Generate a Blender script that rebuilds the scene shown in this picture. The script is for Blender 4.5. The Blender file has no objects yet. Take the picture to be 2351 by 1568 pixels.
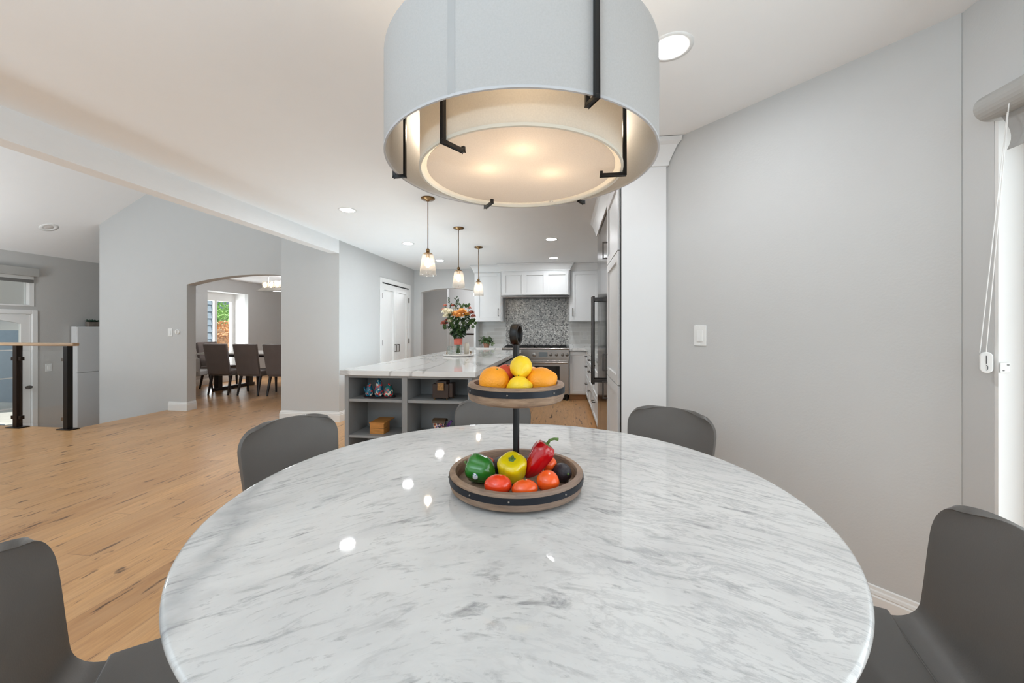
import bpy, bmesh, math, random
from math import sin, cos, pi, radians as R, sqrt
from mathutils import Vector, Matrix, noise as mnoise

random.seed(7)
S = bpy.context.scene
col = S.collection
EYE = 1.237
YAW = R(7.5)

# ------------------------------------------------------------ camera
cd = bpy.data.cameras.new('camera'); cam = bpy.data.objects.new('camera', cd); col.objects.link(cam)
cam.location = (0, 0, EYE); cam.rotation_euler = (R(90), 0, YAW)
cd.sensor_width = 36; cd.lens = 36*905/2351; cd.shift_y = -27/2351; cd.clip_start = 0.02; cd.clip_end = 200
S.camera = cam
# ------------------------------------------------------------ world, colour management
w = bpy.data.worlds.new('world'); S.world = w; w.use_nodes = True
wn = w.node_tree; wn.nodes.clear()
wo = wn.nodes.new('ShaderNodeOutputWorld'); wb = wn.nodes.new('ShaderNodeBackground')
wb.inputs['Color'].default_value = (0.84, 0.94, 1.0, 1); wb.inputs['Strength'].default_value = 1.35
wn.links.new(wb.outputs[0], wo.inputs[0])
S.view_settings.view_transform = 'Standard'; S.view_settings.look = 'None'
S.view_settings.gamma = 1; S.view_settings.use_curve_mapping = False
S.view_settings.exposure = -0.07
S.cycles.max_bounces = 10; S.cycles.diffuse_bounces = 5; S.cycles.glossy_bounces = 4
S.cycles.transmission_bounces = 6; S.cycles.transparent_max_bounces = 12
S.cycles.sample_clamp_indirect = 4; S.cycles.caustics_reflective = False; S.cycles.caustics_refractive = False
# ------------------------------------------------------------ large lights
def area(name, loc, rot, sx, sy, power, color=(1, 1, 1)):
    l = bpy.data.lights.new(name, 'AREA'); l.shape = 'RECTANGLE'; l.size = sx; l.size_y = sy
    l.energy = power; l.color = color
    o = bpy.data.objects.new(name, l); col.objects.link(o); o.location = loc; o.rotation_euler = rot
    return o
# daylight entering by the patio door on the right and by the windows of dining room and entry
area('patio_daylight', (2.0, 0.35, 1.1), (0, R(90), 0), 2.0, 2.3, 34, (0.97, 0.98, 1))
area('dining_daylight', (-8.75, 8.6, 1.2), (0, R(-90), 0), 1.7, 1.0, 60, (0.97, 0.98, 1))

sn = bpy.data.lights.new('sun', 'SUN'); sn.energy = 7.5; sn.angle = 0.01; sn.color = (1, .96, .9)
sun = bpy.data.objects.new('sun', sn); col.objects.link(sun); sun.rotation_euler = Vector((.45, .42, .79)).to_track_quat('Z', 'Y').to_euler()
# added ceiling-bounce fill lights: behind the camera, beside it, and hidden by the island
area('bounce_fill', (-0.9, -1.2, 1.3), (R(180), 0, 0), 0.8, 0.8, 80, (0.65, 0.85, 1))
area('bounce_fill', (-5.2, 0.2, 1.4), (R(180), 0, 0), 0.9, 0.9, 122, (0.66, 0.86, 1))
area('bounce_fill', (-2.12, 4.9, 0.45), (R(180), 0, 0), 0.55, 2.8, 32, (0.74, 0.91, 1))

# ------------------------------------------------------------ materials
def lin(c):
    c = c/255.0
    return c/12.92 if c <= 0.04045 else ((c+0.055)/1.055)**2.4
def rgb(r, g, b): return (lin(r), lin(g), lin(b), 1)
MATS = {}
def mat(name, c, rough=0.6, metal=0.0, bump=0.0, bscale=60, var=0.03, vscale=8, coat=0.0, spec=0.5, sheen=0, stretch=None):
    m = bpy.data.materials.new(name); m.use_nodes = True; nt = m.node_tree; N = nt.nodes; L = nt.links
    b = N['Principled BSDF']
    b.inputs['Roughness'].default_value = rough; b.inputs['Metallic'].default_value = metal
    b.inputs['Coat Weight'].default_value = coat; b.inputs['Specular IOR Level'].default_value = spec
    if sheen: b.inputs['Sheen Weight'].default_value = sheen
    tc = N.new('ShaderNodeTexCoord'); mp = N.new('ShaderNodeMapping'); L.new(tc.outputs['Object'], mp.inputs[0])
    if stretch: mp.inputs['Scale'].default_value = stretch
    n = N.new('ShaderNodeTexNoise'); n.inputs['Scale'].default_value = vscale; n.inputs['Detail'].default_value = 4
    L.new(mp.outputs[0], n.inputs['Vector'])
    cr = N.new('ShaderNodeValToRGB'); L.new(n.outputs['Fac'], cr.inputs[0])
    cr.color_ramp.elements[0].position = 0.3; cr.color_ramp.elements[1].position = 0.7
    cr.color_ramp.elements[0].color = tuple(x*(1-var) for x in c[:3])+(1,)
    cr.color_ramp.elements[1].color = tuple(min(1, x*(1+var)) for x in c[:3])+(1,)
    L.new(cr.outputs[0], b.inputs['Base Color'])
    if bump:
        n2 = N.new('ShaderNodeTexNoise'); n2.inputs['Scale'].default_value = bscale; n2.inputs['Detail'].default_value = 3
        L.new(mp.outputs[0], n2.inputs['Vector'])
        bp = N.new('ShaderNodeBump'); bp.inputs['Strength'].default_value = bump; bp.inputs['Distance'].default_value = 0.002
        L.new(n2.outputs['Fac'], bp.inputs['Height']); L.new(bp.outputs[0], b.inputs['Normal'])
    MATS[name] = m
    return m
def emis(name, c, s, base=None):
    m = mat(name, base or c, 0.5, var=0.0); b = m.node_tree.nodes['Principled BSDF']
    b.inputs['Emission Color'].default_value = c; b.inputs['Emission Strength'].default_value = s
    return m
def thin_glass(name, tint=(0.97, 0.98, 0.98, 1), refl=1.0, rough=0.0):
    m = bpy.data.materials.new(name); m.use_nodes = True; nt = m.node_tree; N = nt.nodes; L = nt.links; N.clear()
    o = N.new('ShaderNodeOutputMaterial'); mx = N.new('ShaderNodeMixShader'); t = N.new('ShaderNodeBsdfTransparent')
    g = N.new('ShaderNodeBsdfGlossy'); f = N.new('ShaderNodeLayerWeight'); f.inputs['Blend'].default_value = 0.5
    pw = N.new('ShaderNodeMath'); pw.operation = 'POWER'; pw.inputs[1].default_value = 4.0
    mu = N.new('ShaderNodeMath'); mu.operation = 'MULTIPLY_ADD'; mu.inputs[1].default_value = 0.55*refl; mu.inputs[2].default_value = 0.035*refl
    g.inputs['Roughness'].default_value = rough; t.inputs[0].default_value = tint
    L.new(f.outputs['Facing'], pw.inputs[0]); L.new(pw.outputs[0], mu.inputs[0])
    L.new(mu.outputs[0], mx.inputs[0]); L.new(t.outputs[0], mx.inputs[1]); L.new(g.outputs[0], mx.inputs[2])
    L.new(mx.outputs[0], o.inputs[0]); return m
def seed_glass():
    m = thin_glass('seeded_glass', (0.985, 0.97, 0.95, 1), 1.2, 0.03); nt = m.node_tree; N = nt.nodes; L = nt.links
    o = [n for n in N if n.type == 'OUTPUT_MATERIAL'][0]; src = o.inputs[0].links[0].from_socket
    t = N.new('ShaderNodeBsdfTranslucent'); t.inputs[0].default_value = (1, .93, .84, 1); mx = N.new('ShaderNodeMixShader'); mx.inputs[0].default_value = .05
    L.new(src, mx.inputs[1]); L.new(t.outputs[0], mx.inputs[2]); L.new(mx.outputs[0], o.inputs[0]); return m
def nd(nt, t, **k):
    n = nt.nodes.new('ShaderNode'+t)
    for a, v in k.items():
        if a in ('operation', 'blend_type', 'data_type', 'noise_dimensions', 'feature', 'distance', 'wave_type'): setattr(n, a, v)
        else: n.inputs[a.replace('_', ' ')].default_value = v
    return n
def ramp(nt, src, stops):
    r = nt.nodes.new('ShaderNodeValToRGB'); e = r.color_ramp.elements
    while len(e) < len(stops): e.new(0.5)
    for i, (p, c) in enumerate(stops):
        e[i].position = p; e[i].color = c if len(c) == 4 else tuple(c)+(1,)
    nt.links.new(src, r.inputs[0]); return r
def gray(v): return (v, v, v, 1)
def mixc(nt, fac, a, b, mode='MIX'):
    m = nt.nodes.new('ShaderNodeMix'); m.data_type = 'RGBA'; m.blend_type = mode
    for s, v in ((m.inputs[0], fac), (m.inputs[6], a), (m.inputs[7], b)):
        if hasattr(v, 'is_linked') or hasattr(v, 'links'): nt.links.new(v, s)
        else: s.default_value = v
    return m.outputs[2]

WALL = mat('wall_paint', rgb(200, 200, 199), 0.7, bump=0.25, bscale=110, var=0.006)
WALL2 = mat('wall_paint_entry', rgb(193, 191, 188), 0.75, bump=0.5, bscale=70, var=0.01)
CEIL = mat('ceiling_paint', rgb(243, 243, 243), 0.8, bump=0.15, bscale=90, var=0.005)
BEAM = mat('beam_paint', rgb(238, 238, 238), 0.6, bump=0.35, bscale=30, var=0.01, stretch=(3, 1, 3))
TRIM = mat('white_trim', rgb(232, 231, 229), 0.35, var=0.005)
CABW = mat('cabinet_white', rgb(226, 226, 226), 0.4, var=0.005)
CABG = mat('island_grey', rgb(146, 147, 147), 0.4, var=0.02)
LEATH = mat('grey_leather', rgb(97, 94, 91), 0.38, bump=0.12, bscale=260, var=0.05)
BLACK = mat('black_metal', rgb(22, 21, 21), 0.35, metal=0.3, var=0.1)
BLKM = mat('black_band', rgb(38, 40, 46), 0.45, metal=0.6, var=0.1)
BRONZE = mat('dark_bronze', rgb(46, 36, 30), 0.4, metal=0.7, var=0.1)
BRASS = mat('antique_brass', rgb(140, 112, 78), 0.28, metal=1.0, var=0.1)
STEEL = mat('brushed_steel', rgb(176, 170, 164), 0.26, metal=1.0, var=0.05, vscale=30, stretch=(1, 1, 20))
DSTEEL = mat('fridge_steel', rgb(104, 98, 94), 0.14, metal=1.0, var=0.03)
HSTEEL = mat('handle_steel', rgb(90, 86, 84), 0.25, metal=1.0, var=0.03)
NICKEL = mat('nickel', rgb(130, 124, 118), 0.3, metal=1.0, var=0.03)
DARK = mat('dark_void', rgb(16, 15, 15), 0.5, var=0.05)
RUBBER = mat('rubber', rgb(20, 20, 20), 0.8, var=0.05)
GLASS = thin_glass('clear_glass')
PGLASS = seed_glass()
WGLASS = thin_glass('window_glass', (0.95, 0.97, 0.97, 1), 0.5)
VGLASS = thin_glass('vase_glass', (0.93, 0.95, 0.94, 1), 1.6, 0.02)
DWOOD = mat('espresso_wood', rgb(44, 32, 28), 0.4, var=0.2, vscale=12, stretch=(6, 6, 1))
DFAB = mat('taupe_upholstery', rgb(112, 100, 95), 0.8, bump=0.2, bscale=200, var=0.08, vscale=5, sheen=0.3)
LFAB = mat('light_upholstery', rgb(190, 186, 182), 0.85, bump=0.2, bscale=200, var=0.04)
TERRA = mat('terracotta_pot', rgb(196, 142, 118), 0.8, var=0.08)
LEAFM = mat('leaf_green', rgb(58, 84, 38), 0.45, var=0.3, vscale=30)
LEAFD = mat('leaf_dark', rgb(38, 62, 34), 0.45, var=0.35, vscale=30)
STEM = mat('stem_green', rgb(88, 116, 52), 0.5, var=0.15, vscale=30)
HRAIL = mat('oak_handrail', rgb(166, 138, 108), 0.5, var=0.12, vscale=10, stretch=(1, 10, 10))
WHITEP = mat('white_plastic', rgb(236, 236, 234), 0.3, var=0.004)
BOXW = mat('bamboo_box', rgb(190, 128, 60), 0.5, var=0.15, vscale=14, stretch=(1, 8, 8))
BLIND = mat('blind_grey', rgb(168, 166, 162), 0.6, var=0.03)
BLINDD = mat('blind_dark', rgb(110, 108, 105), 0.6, var=0.03)
ORANGE = mat('orange_peel', rgb(245, 158, 30), 0.42, bump=0.9, bscale=190, var=0.06, vscale=10)
LEMON = mat('lemon_peel', rgb(246, 208, 40), 0.38, bump=0.6, bscale=150, var=0.06, vscale=10)
NECT = mat('nectarine_skin', rgb(214, 74, 38), 0.38, var=0.35, vscale=12)
TOM = mat('tomato_skin', rgb(232, 66, 26), 0.2, var=0.12, vscale=14, coat=0.4)
TOMO = mat('tomato_orange_skin', rgb(240, 92, 30), 0.24, var=0.15, vscale=14, coat=0.3)
GPEP = mat('green_pepper_skin', rgb(38, 112, 36), 0.18, var=0.25, vscale=12, coat=0.5)
YPEP = mat('yellow_pepper_skin', rgb(226, 200, 16), 0.2, var=0.08, vscale=12, coat=0.5)
RPEP = mat('red_pepper_skin', rgb(182, 8, 18), 0.14, var=0.12, vscale=12, coat=0.6)
AVO = mat('avocado_skin', rgb(40, 34, 40), 0.5, bump=1.0, bscale=110, var=0.3, vscale=40)
LENS = emis('light_lens', (0.93, 0.97, 1, 1), 190)
BULB = emis('bulb_glow', (1, 0.80, 0.56, 1), 26)
BULBH = emis('bulb_glow_dining', (1, 0.86, 0.66, 1), 26)

def marble_mat():
    m = bpy.data.materials.new('carrara_marble'); m.use_nodes = True; nt = m.node_tree; L = nt.links; b = nt.nodes['Principled BSDF']
    tc = nd(nt, 'TexCoord'); sp = nd(nt, 'SeparateXYZ'); L.new(tc.outputs['Object'], sp.inputs[0])
    # slow warp
    wn_ = nd(nt, 'TexNoise', Scale=1.6, Detail=2.0); L.new(tc.outputs['Object'], wn_.inputs['Vector'])
    x2 = nd(nt, 'Math', operation='MULTIPLY'); L.new(sp.outputs[0], x2.inputs[0]); L.new(sp.outputs[0], x2.inputs[1])
    ty = nd(nt, 'Math', operation='MULTIPLY_ADD'); L.new(x2.outputs[0], ty.inputs[0]); ty.inputs[1].default_value = 0.72; L.new(sp.outputs[1], ty.inputs[2])
    wy = nd(nt, 'Math', operation='MULTIPLY_ADD'); L.new(wn_.outputs['Fac'], wy.inputs[0]); wy.inputs[1].default_value = 0.22; L.new(ty.outputs[0], wy.inputs[2])
    cb = nd(nt, 'CombineXYZ'); L.new(sp.outputs[0], cb.inputs[0]); L.new(wy.outputs[0], cb.inputs[1])
    def layer(sx, sy, scale, det, rough, lo, hi, dist=0.0, off=0.0):
        mp = nd(nt, 'Mapping'); mp.inputs['Scale'].default_value = (sx, sy, 1); mp.inputs['Location'].default_value = (off, off*1.7, 0)
        L.new(cb.outputs[0], mp.inputs[0])
        n = nd(nt, 'TexNoise', Scale=scale, Detail=det, Roughness=rough, Distortion=dist); L.new(mp.outputs[0], n.inputs['Vector'])
        return ramp(nt, n.outputs['Fac'], [(lo, gray(0)), (hi, gray(1))]).outputs[0]
    dashes = layer(1.0, 2.7, 12.0, 6.0, 0.66, 0.53, 0.70, 0.6)
    specks = layer(1.0, 2.4, 26.0, 5.0, 0.68, 0.58, 0.70, 0.2, 3.1)
    clouds = layer(1.0, 2.0, 2.4, 5.0, 0.6, 0.42, 0.72, 0.6, 7.0)
    mask = layer(0.8, 1.6, 3.6, 3.0, 0.5, 0.36, 0.60, 0.2, 11.0)
    # veins: ridged noise
    mp = nd(nt, 'Mapping'); mp.inputs['Scale'].default_value = (0.9, 2.6, 1); mp.inputs['Location'].default_value = (2.3, 0.4, 0); L.new(cb.outputs[0], mp.inputs[0])
    vn = nd(nt, 'TexNoise', Scale=5.2, Detail=8.0, Roughness=0.68, Distortion=0.5); L.new(mp.outputs[0], vn.inputs['Vector'])
    vr = ramp(nt, vn.outputs['Fac'], [(0.465, gray(0)), (0.498, gray(.8)), (0.502, gray(.8)), (0.53, gray(0))]).outputs[0]
    # right half carries more veins (a property of this slab)
    xr = nd(nt, 'MapRange'); L.new(sp.outputs[0], xr.inputs[0]); xr.inputs[1].default_value = -0.2; xr.inputs[2].default_value = 0.45; xr.inputs[3].default_value = 0.0; xr.inputs[4].default_value = 0.62
    vf = nd(nt, 'Math', operation='MULTIPLY'); L.new(vr, vf.inputs[0]); L.new(xr.outputs[0], vf.inputs[1])
    # one heavy diagonal vein on the left
    dl = nd(nt, 'Math', operation='MULTIPLY_ADD'); L.new(sp.outputs[0], dl.inputs[0]); dl.inputs[1].default_value = 3.0; L.new(sp.outputs[1], dl.inputs[2])
    dn = nd(nt, 'TexNoise', Scale=6.0, Detail=5.0); L.new(tc.outputs['Object'], dn.inputs['Vector'])
    dd = nd(nt, 'Math', operation='MULTIPLY_ADD'); L.new(dn.outputs['Fac'], dd.inputs[0]); dd.inputs[1].default_value = 0.9; L.new(dl.outputs[0], dd.inputs[2])
    dm = nd(nt, 'MapRange'); L.new(dd.outputs[0], dm.inputs[0]); dm.inputs[1].default_value = -2.05; dm.inputs[2].default_value = -1.72
    heavy = ramp(nt, dm.outputs[0], [(0.0, gray(0)), (0.5, gray(1)), (1.0, gray(0))]).outputs[0]
    c0 = mixc(nt, clouds, rgb(212, 211, 209), rgb(194, 193, 192))
    f1 = nd(nt, 'Math', operation='MULTIPLY'); L.new(dashes, f1.inputs[0]); L.new(mask, f1.inputs[1])
    f1b = nd(nt, 'Math', operation='MULTIPLY'); L.new(f1.outputs[0], f1b.inputs[0]); f1b.inputs[1].default_value = 1.0
    c1 = mixc(nt, f1b.outputs[0], c0, rgb(136, 135, 136))
    f2 = nd(nt, 'Math', operation='MULTIPLY'); L.new(specks, f2.inputs[0]); f2.inputs[1].default_value = 0.55
    c2 = mixc(nt, f2.outputs[0], c1, rgb(140, 139, 140))
    c3 = mixc(nt, vf.outputs[0], c2, rgb(158, 158, 160))
    h2 = nd(nt, 'Math', operation='MULTIPLY'); L.new(heavy, h2.inputs[0]); h2.inputs[1].default_value = 0.45
    c4 = mixc(nt, h2.outputs[0], c3, rgb(140, 140, 141))
    L.new(c4, b.inputs['Base Color']); b.inputs['Roughness'].default_value = 0.035; b.inputs['Specular IOR Level'].default_value = 0.5
    return m
MARBLE = marble_mat()

def quartz_mat():
    m = bpy.data.materials.new('veined_quartz'); m.use_nodes = True; nt = m.node_tree; L = nt.links; b = nt.nodes['Principled BSDF']
    tc = nd(nt, 'TexCoord'); mp = nd(nt, 'Mapping'); mp.inputs['Rotation'].default_value = (0.3, 0.2, 0.6); mp.inputs['Scale'].default_value = (1.0, 0.45, 1.0)
    L.new(tc.outputs['Object'], mp.inputs[0])
    n = nd(nt, 'TexNoise', Scale=1.5, Detail=4.0, Roughness=0.5, Distortion=0.8); L.new(mp.outputs[0], n.inputs['Vector'])
    v = ramp(nt, n.outputs['Fac'], [(0.485, gray(0)), (0.498, gray(0.85)), (0.505, gray(0.5)), (0.53, gray(0))]).outputs[0]
    c = mixc(nt, v, rgb(231, 230, 228), rgb(170, 168, 166))
    L.new(c, b.inputs['Base Color']); b.inputs['Roughness'].default_value = 0.06
    return m
QUARTZ = quartz_mat()

def floor_mat():
    m = bpy.data.materials.new('oak_planks'); m.use_nodes = True; nt = m.node_tree; L = nt.links; b = nt.nodes['Principled BSDF']
    tc = nd(nt, 'TexCoord'); sp = nd(nt, 'SeparateXYZ'); L.new(tc.outputs['Object'], sp.inputs[0])
    def M(op, a, bb=None, c=None):
        n = nd(nt, 'Math', operation=op)
        for i, v in enumerate((a, bb, c)):
            if v is None: continue
            if isinstance(v, (int, float)): n.inputs[i].default_value = v
            else: L.new(v, n.inputs[i])
        return n.outputs[0]
    W, LEN = 0.16, 1.9
    xs = M('DIVIDE', sp.outputs[0], W); row = M('FLOOR', xs); fx = M('FRACT', xs)
    wn1 = nd(nt, 'TexWhiteNoise', noise_dimensions='1D'); L.new(row, wn1.inputs['W'])
    ys = M('MULTIPLY_ADD', wn1.outputs['Value'], 7.3, M('DIVIDE', sp.outputs[1], LEN)); py = M('FLOOR', ys); fy = M('FRACT', ys)
    cb = nd(nt, 'CombineXYZ'); L.new(row, cb.inputs[0]); L.new(py, cb.inputs[1])
    wn2 = nd(nt, 'TexWhiteNoise', noise_dimensions='3D'); L.new(cb.outputs[0], wn2.inputs['Vector'])
    base = ramp(nt, wn2.outputs['Value'], [(0, rgb(199, 150, 99)), (0.35, rgb(210, 160, 107)), (0.7, rgb(218, 168, 114)), (1, rgb(190, 140, 90))]).outputs[0]
    off = M('MULTIPLY', wn2.outputs['Value'], 31.0)
    def layer(sx, sy, sc, det, ro, stops, dist=0.0):
        c2 = nd(nt, 'CombineXYZ'); L.new(M('MULTIPLY', sp.outputs[0], sx), c2.inputs[0]); L.new(M('MULTIPLY', sp.outputs[1], sy), c2.inputs[1]); L.new(off, c2.inputs[2])
        n = nd(nt, 'TexNoise', Scale=sc, Detail=det, Roughness=ro, Distortion=dist); L.new(c2.outputs[0], n.inputs['Vector'])
        return ramp(nt, n.outputs['Fac'], stops).outputs[0]
    grain = layer(9, 0.8, 6.0, 6, 0.65, [(0.3, gray(0)), (0.7, gray(1))])
    c1 = mixc(nt, grain, base, rgb(152, 106, 70)); 
    gr2 = layer(2.5, 0.5, 3.0, 4, 0.5, [(0.35, gray(0)), (0.65, gray(1))], 1.0)
    hf = nd(nt, 'Math', operation='MULTIPLY'); L.new(gr2, hf.inputs[0]); hf.inputs[1].default_value = 0.35
    c1 = mixc(nt, 0.55, base, c1)
    c2_ = mixc(nt, hf.outputs[0], c1, rgb(206, 166, 124))
    crack = layer(10, 1.0, 3.1, 4, 0.55, [(0.635, gray(0)), (0.67, gray(0.8))], 0.35)
    c3 = mixc(nt, crack, c2_, rgb(78, 52, 36))
    knot = layer(3.0, 1.3, 4.6, 2, 0.5, [(0.68, gray(0)), (0.74, gray(0.8))])
    c4 = mixc(nt, knot, c3, rgb(70, 46, 32))
    e1 = M('LESS_THAN', fx, 0.012); e2 = M('LESS_THAN', fy, 0.0016); ed = M('MAXIMUM', e1, e2)
    edf = M('MULTIPLY', ed, 0.7)
    c5 = mixc(nt, edf, c4, rgb(110, 76, 50))
    L.new(c5, b.inputs['Base Color']); b.inputs['Roughness'].default_value = 0.33; b.inputs['Specular IOR Level'].default_value = 0.45
    bp = nd(nt, 'Bump'); bp.inputs['Strength'].default_value = 0.25; bp.inputs['Distance'].default_value = 0.002
    iv = M('SUBTRACT', 1.0, ed); L.new(iv, bp.inputs['Height']); L.new(bp.outputs[0], b.inputs['Normal'])
    return m
OAK = floor_mat()

def tray_wood():
    m = bpy.data.materials.new('weathered_wood'); m.use_nodes = True; nt = m.node_tree; L = nt.links; b = nt.nodes['Principled BSDF']
    tc = nd(nt, 'TexCoord'); mp = nd(nt, 'Mapping'); mp.inputs['Scale'].default_value = (1, 1, 7); L.new(tc.outputs['Object'], mp.inputs[0])
    n = nd(nt, 'TexNoise', Scale=14.0, Detail=6.0, Roughness=0.65, Distortion=0.5); L.new(mp.outputs[0], n.inputs['Vector'])
    n2 = nd(nt, 'TexNoise', Scale=3.5, Detail=2.0); L.new(tc.outputs['Object'], n2.inputs['Vector'])
    a = ramp(nt, n.outputs['Fac'], [(0.25, rgb(92, 72, 58)), (0.5, rgb(142, 114, 90)), (0.75, rgb(176, 148, 122))]).outputs[0]
    c = mixc(nt, ramp(nt, n2.outputs['Fac'], [(0.4, gray(0)), (0.6, gray(0.5))]).outputs[0], a, rgb(128, 112, 104))
    L.new(c, b.inputs['Base Color']); b.inputs['Roughness'].default_value = 0.6
    bp = nd(nt, 'Bump', Strength=0.3, Distance=0.002); L.new(n.outputs['Fac'], bp.inputs['Height']); L.new(bp.outputs[0], b.inputs['Normal'])
    return m
TRAYW = tray_wood()

def tile_mat():
    m = bpy.data.materials.new('grey_subway_tile'); m.use_nodes = True; nt = m.node_tree; L = nt.links; b = nt.nodes['Principled BSDF']
    tc = nd(nt, 'TexCoord'); sp = nd(nt, 'SeparateXYZ'); cb = nd(nt, 'CombineXYZ'); L.new(tc.outputs['Object'], sp.inputs[0])
    L.new(sp.outputs[0], cb.inputs[0]); L.new(sp.outputs[2], cb.inputs[1])
    br = nd(nt, 'TexBrick', Scale=1.0, Mortar_Size=0.003, Brick_Width=0.30, Row_Height=0.075, Color1=rgb(196, 193, 188), Color2=rgb(214, 212, 208), Mortar=rgb(228, 227, 224))
    L.new(cb.outputs[0], br.inputs['Vector']); L.new(br.outputs['Color'], b.inputs['Base Color']); b.inputs['Roughness'].default_value = 0.15
    return m
TILE = tile_mat()
def mosaic_mat():
    m = bpy.data.materials.new('pebble_mosaic'); m.use_nodes = True; nt = m.node_tree; L = nt.links; b = nt.nodes['Principled BSDF']
    tc = nd(nt, 'TexCoord'); sp = nd(nt, 'SeparateXYZ'); cb = nd(nt, 'CombineXYZ'); L.new(tc.outputs['Object'], sp.inputs[0])
    L.new(sp.outputs[0], cb.inputs[0]); L.new(sp.outputs[2], cb.inputs[1])
    v = nd(nt, 'TexVoronoi', Scale=42.0, Randomness=0.75); L.new(cb.outputs[0], v.inputs['Vector'])
    s2 = nd(nt, 'SeparateXYZ'); L.new(v.outputs['Color'], s2.inputs[0])
    c = ramp(nt, s2.outputs[0], [(0.0, rgb(70, 68, 68)), (0.3, rgb(110, 106, 104)), (0.55, rgb(160, 156, 150)), (0.8, rgb(218, 214, 208)), (1.0, rgb(235, 232, 228))]).outputs[0]
    ve = nd(nt, 'TexVoronoi', Scale=42.0, Randomness=0.75, feature='DISTANCE_TO_EDGE'); L.new(cb.outputs[0], ve.inputs['Vector'])
    e = ramp(nt, ve.outputs['Distance'], [(0.06, gray(1)), (0.12, gray(0))]).outputs[0]
    L.new(mixc(nt, e, c, rgb(182, 180, 176)), b.inputs['Base Color']); b.inputs['Roughness'].default_value = 0.2
    return m
MOSAIC = mosaic_mat()
def floral_mat(name, c0, c1, c2, c3, sc):
    m = bpy.data.materials.new(name); m.use_nodes = True; nt = m.node_tree; L = nt.links; b = nt.nodes['Principled BSDF']
    tc = nd(nt, 'TexCoord'); v = nd(nt, 'TexVoronoi', Scale=sc, Randomness=1.0); L.new(tc.outputs['Object'], v.inputs['Vector'])
    s2 = nd(nt, 'SeparateXYZ'); L.new(v.outputs['Color'], s2.inputs[0])
    c = ramp(nt, s2.outputs[0], [(0, c0), (0.45, c0), (0.5, c1), (0.72, c2), (0.9, c3)]); c.color_ramp.interpolation = 'CONSTANT'
    L.new(c.outputs[0], b.inputs['Base Color']); b.inputs['Roughness'].default_value = 0.15; return m
ENAMEL = floral_mat('floral_enamel_blue', rgb(24, 92, 118), rgb(36, 122, 150), rgb(206, 66, 60), rgb(216, 214, 196), 70)
ENAMELR = floral_mat('floral_enamel_red', rgb(40, 110, 112), rgb(205, 44, 52), rgb(224, 210, 190), rgb(200, 60, 60), 60)
MINI = floral_mat('painted_miniature', rgb(30, 34, 58), rgb(206, 120, 80), rgb(220, 214, 200), rgb(96, 60, 140), 110)
def cloth_lit(name, c, trans):
    m = bpy.data.materials.new(name); m.use_nodes = True; nt = m.node_tree; N = nt.nodes; L = nt.links; N.clear()
    o = N.new('ShaderNodeOutputMaterial'); mx = N.new('ShaderNodeMixShader'); d = N.new('ShaderNodeBsdfDiffuse'); t = N.new('ShaderNodeBsdfTranslucent')
    tc = N.new('ShaderNodeTexCoord'); n = N.new('ShaderNodeTexNoise'); n.inputs['Scale'].default_value = 260; L.new(tc.outputs['Object'], n.inputs['Vector'])
    r = ramp(nt, n.outputs['Fac'], [(0.3, tuple(x*0.94 for x in c[:3])), (0.7, c)]); L.new(r.outputs[0], d.inputs[0]); L.new(r.outputs[0], t.inputs[0])
    mx.inputs[0].default_value = trans; L.new(d.outputs[0], mx.inputs[1]); L.new(t.outputs[0], mx.inputs[2]); L.new(mx.outputs[0], o.inputs[0]); return m
SHADE = cloth_lit('shade_linen_outer', rgb(186, 184, 182), 0.06)
SHADEI = cloth_lit('shade_linen_inner', rgb(236, 230, 220), 0.45)
DIFFU = cloth_lit('frosted_diffuser', rgb(250, 244, 238), 0.75)

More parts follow.
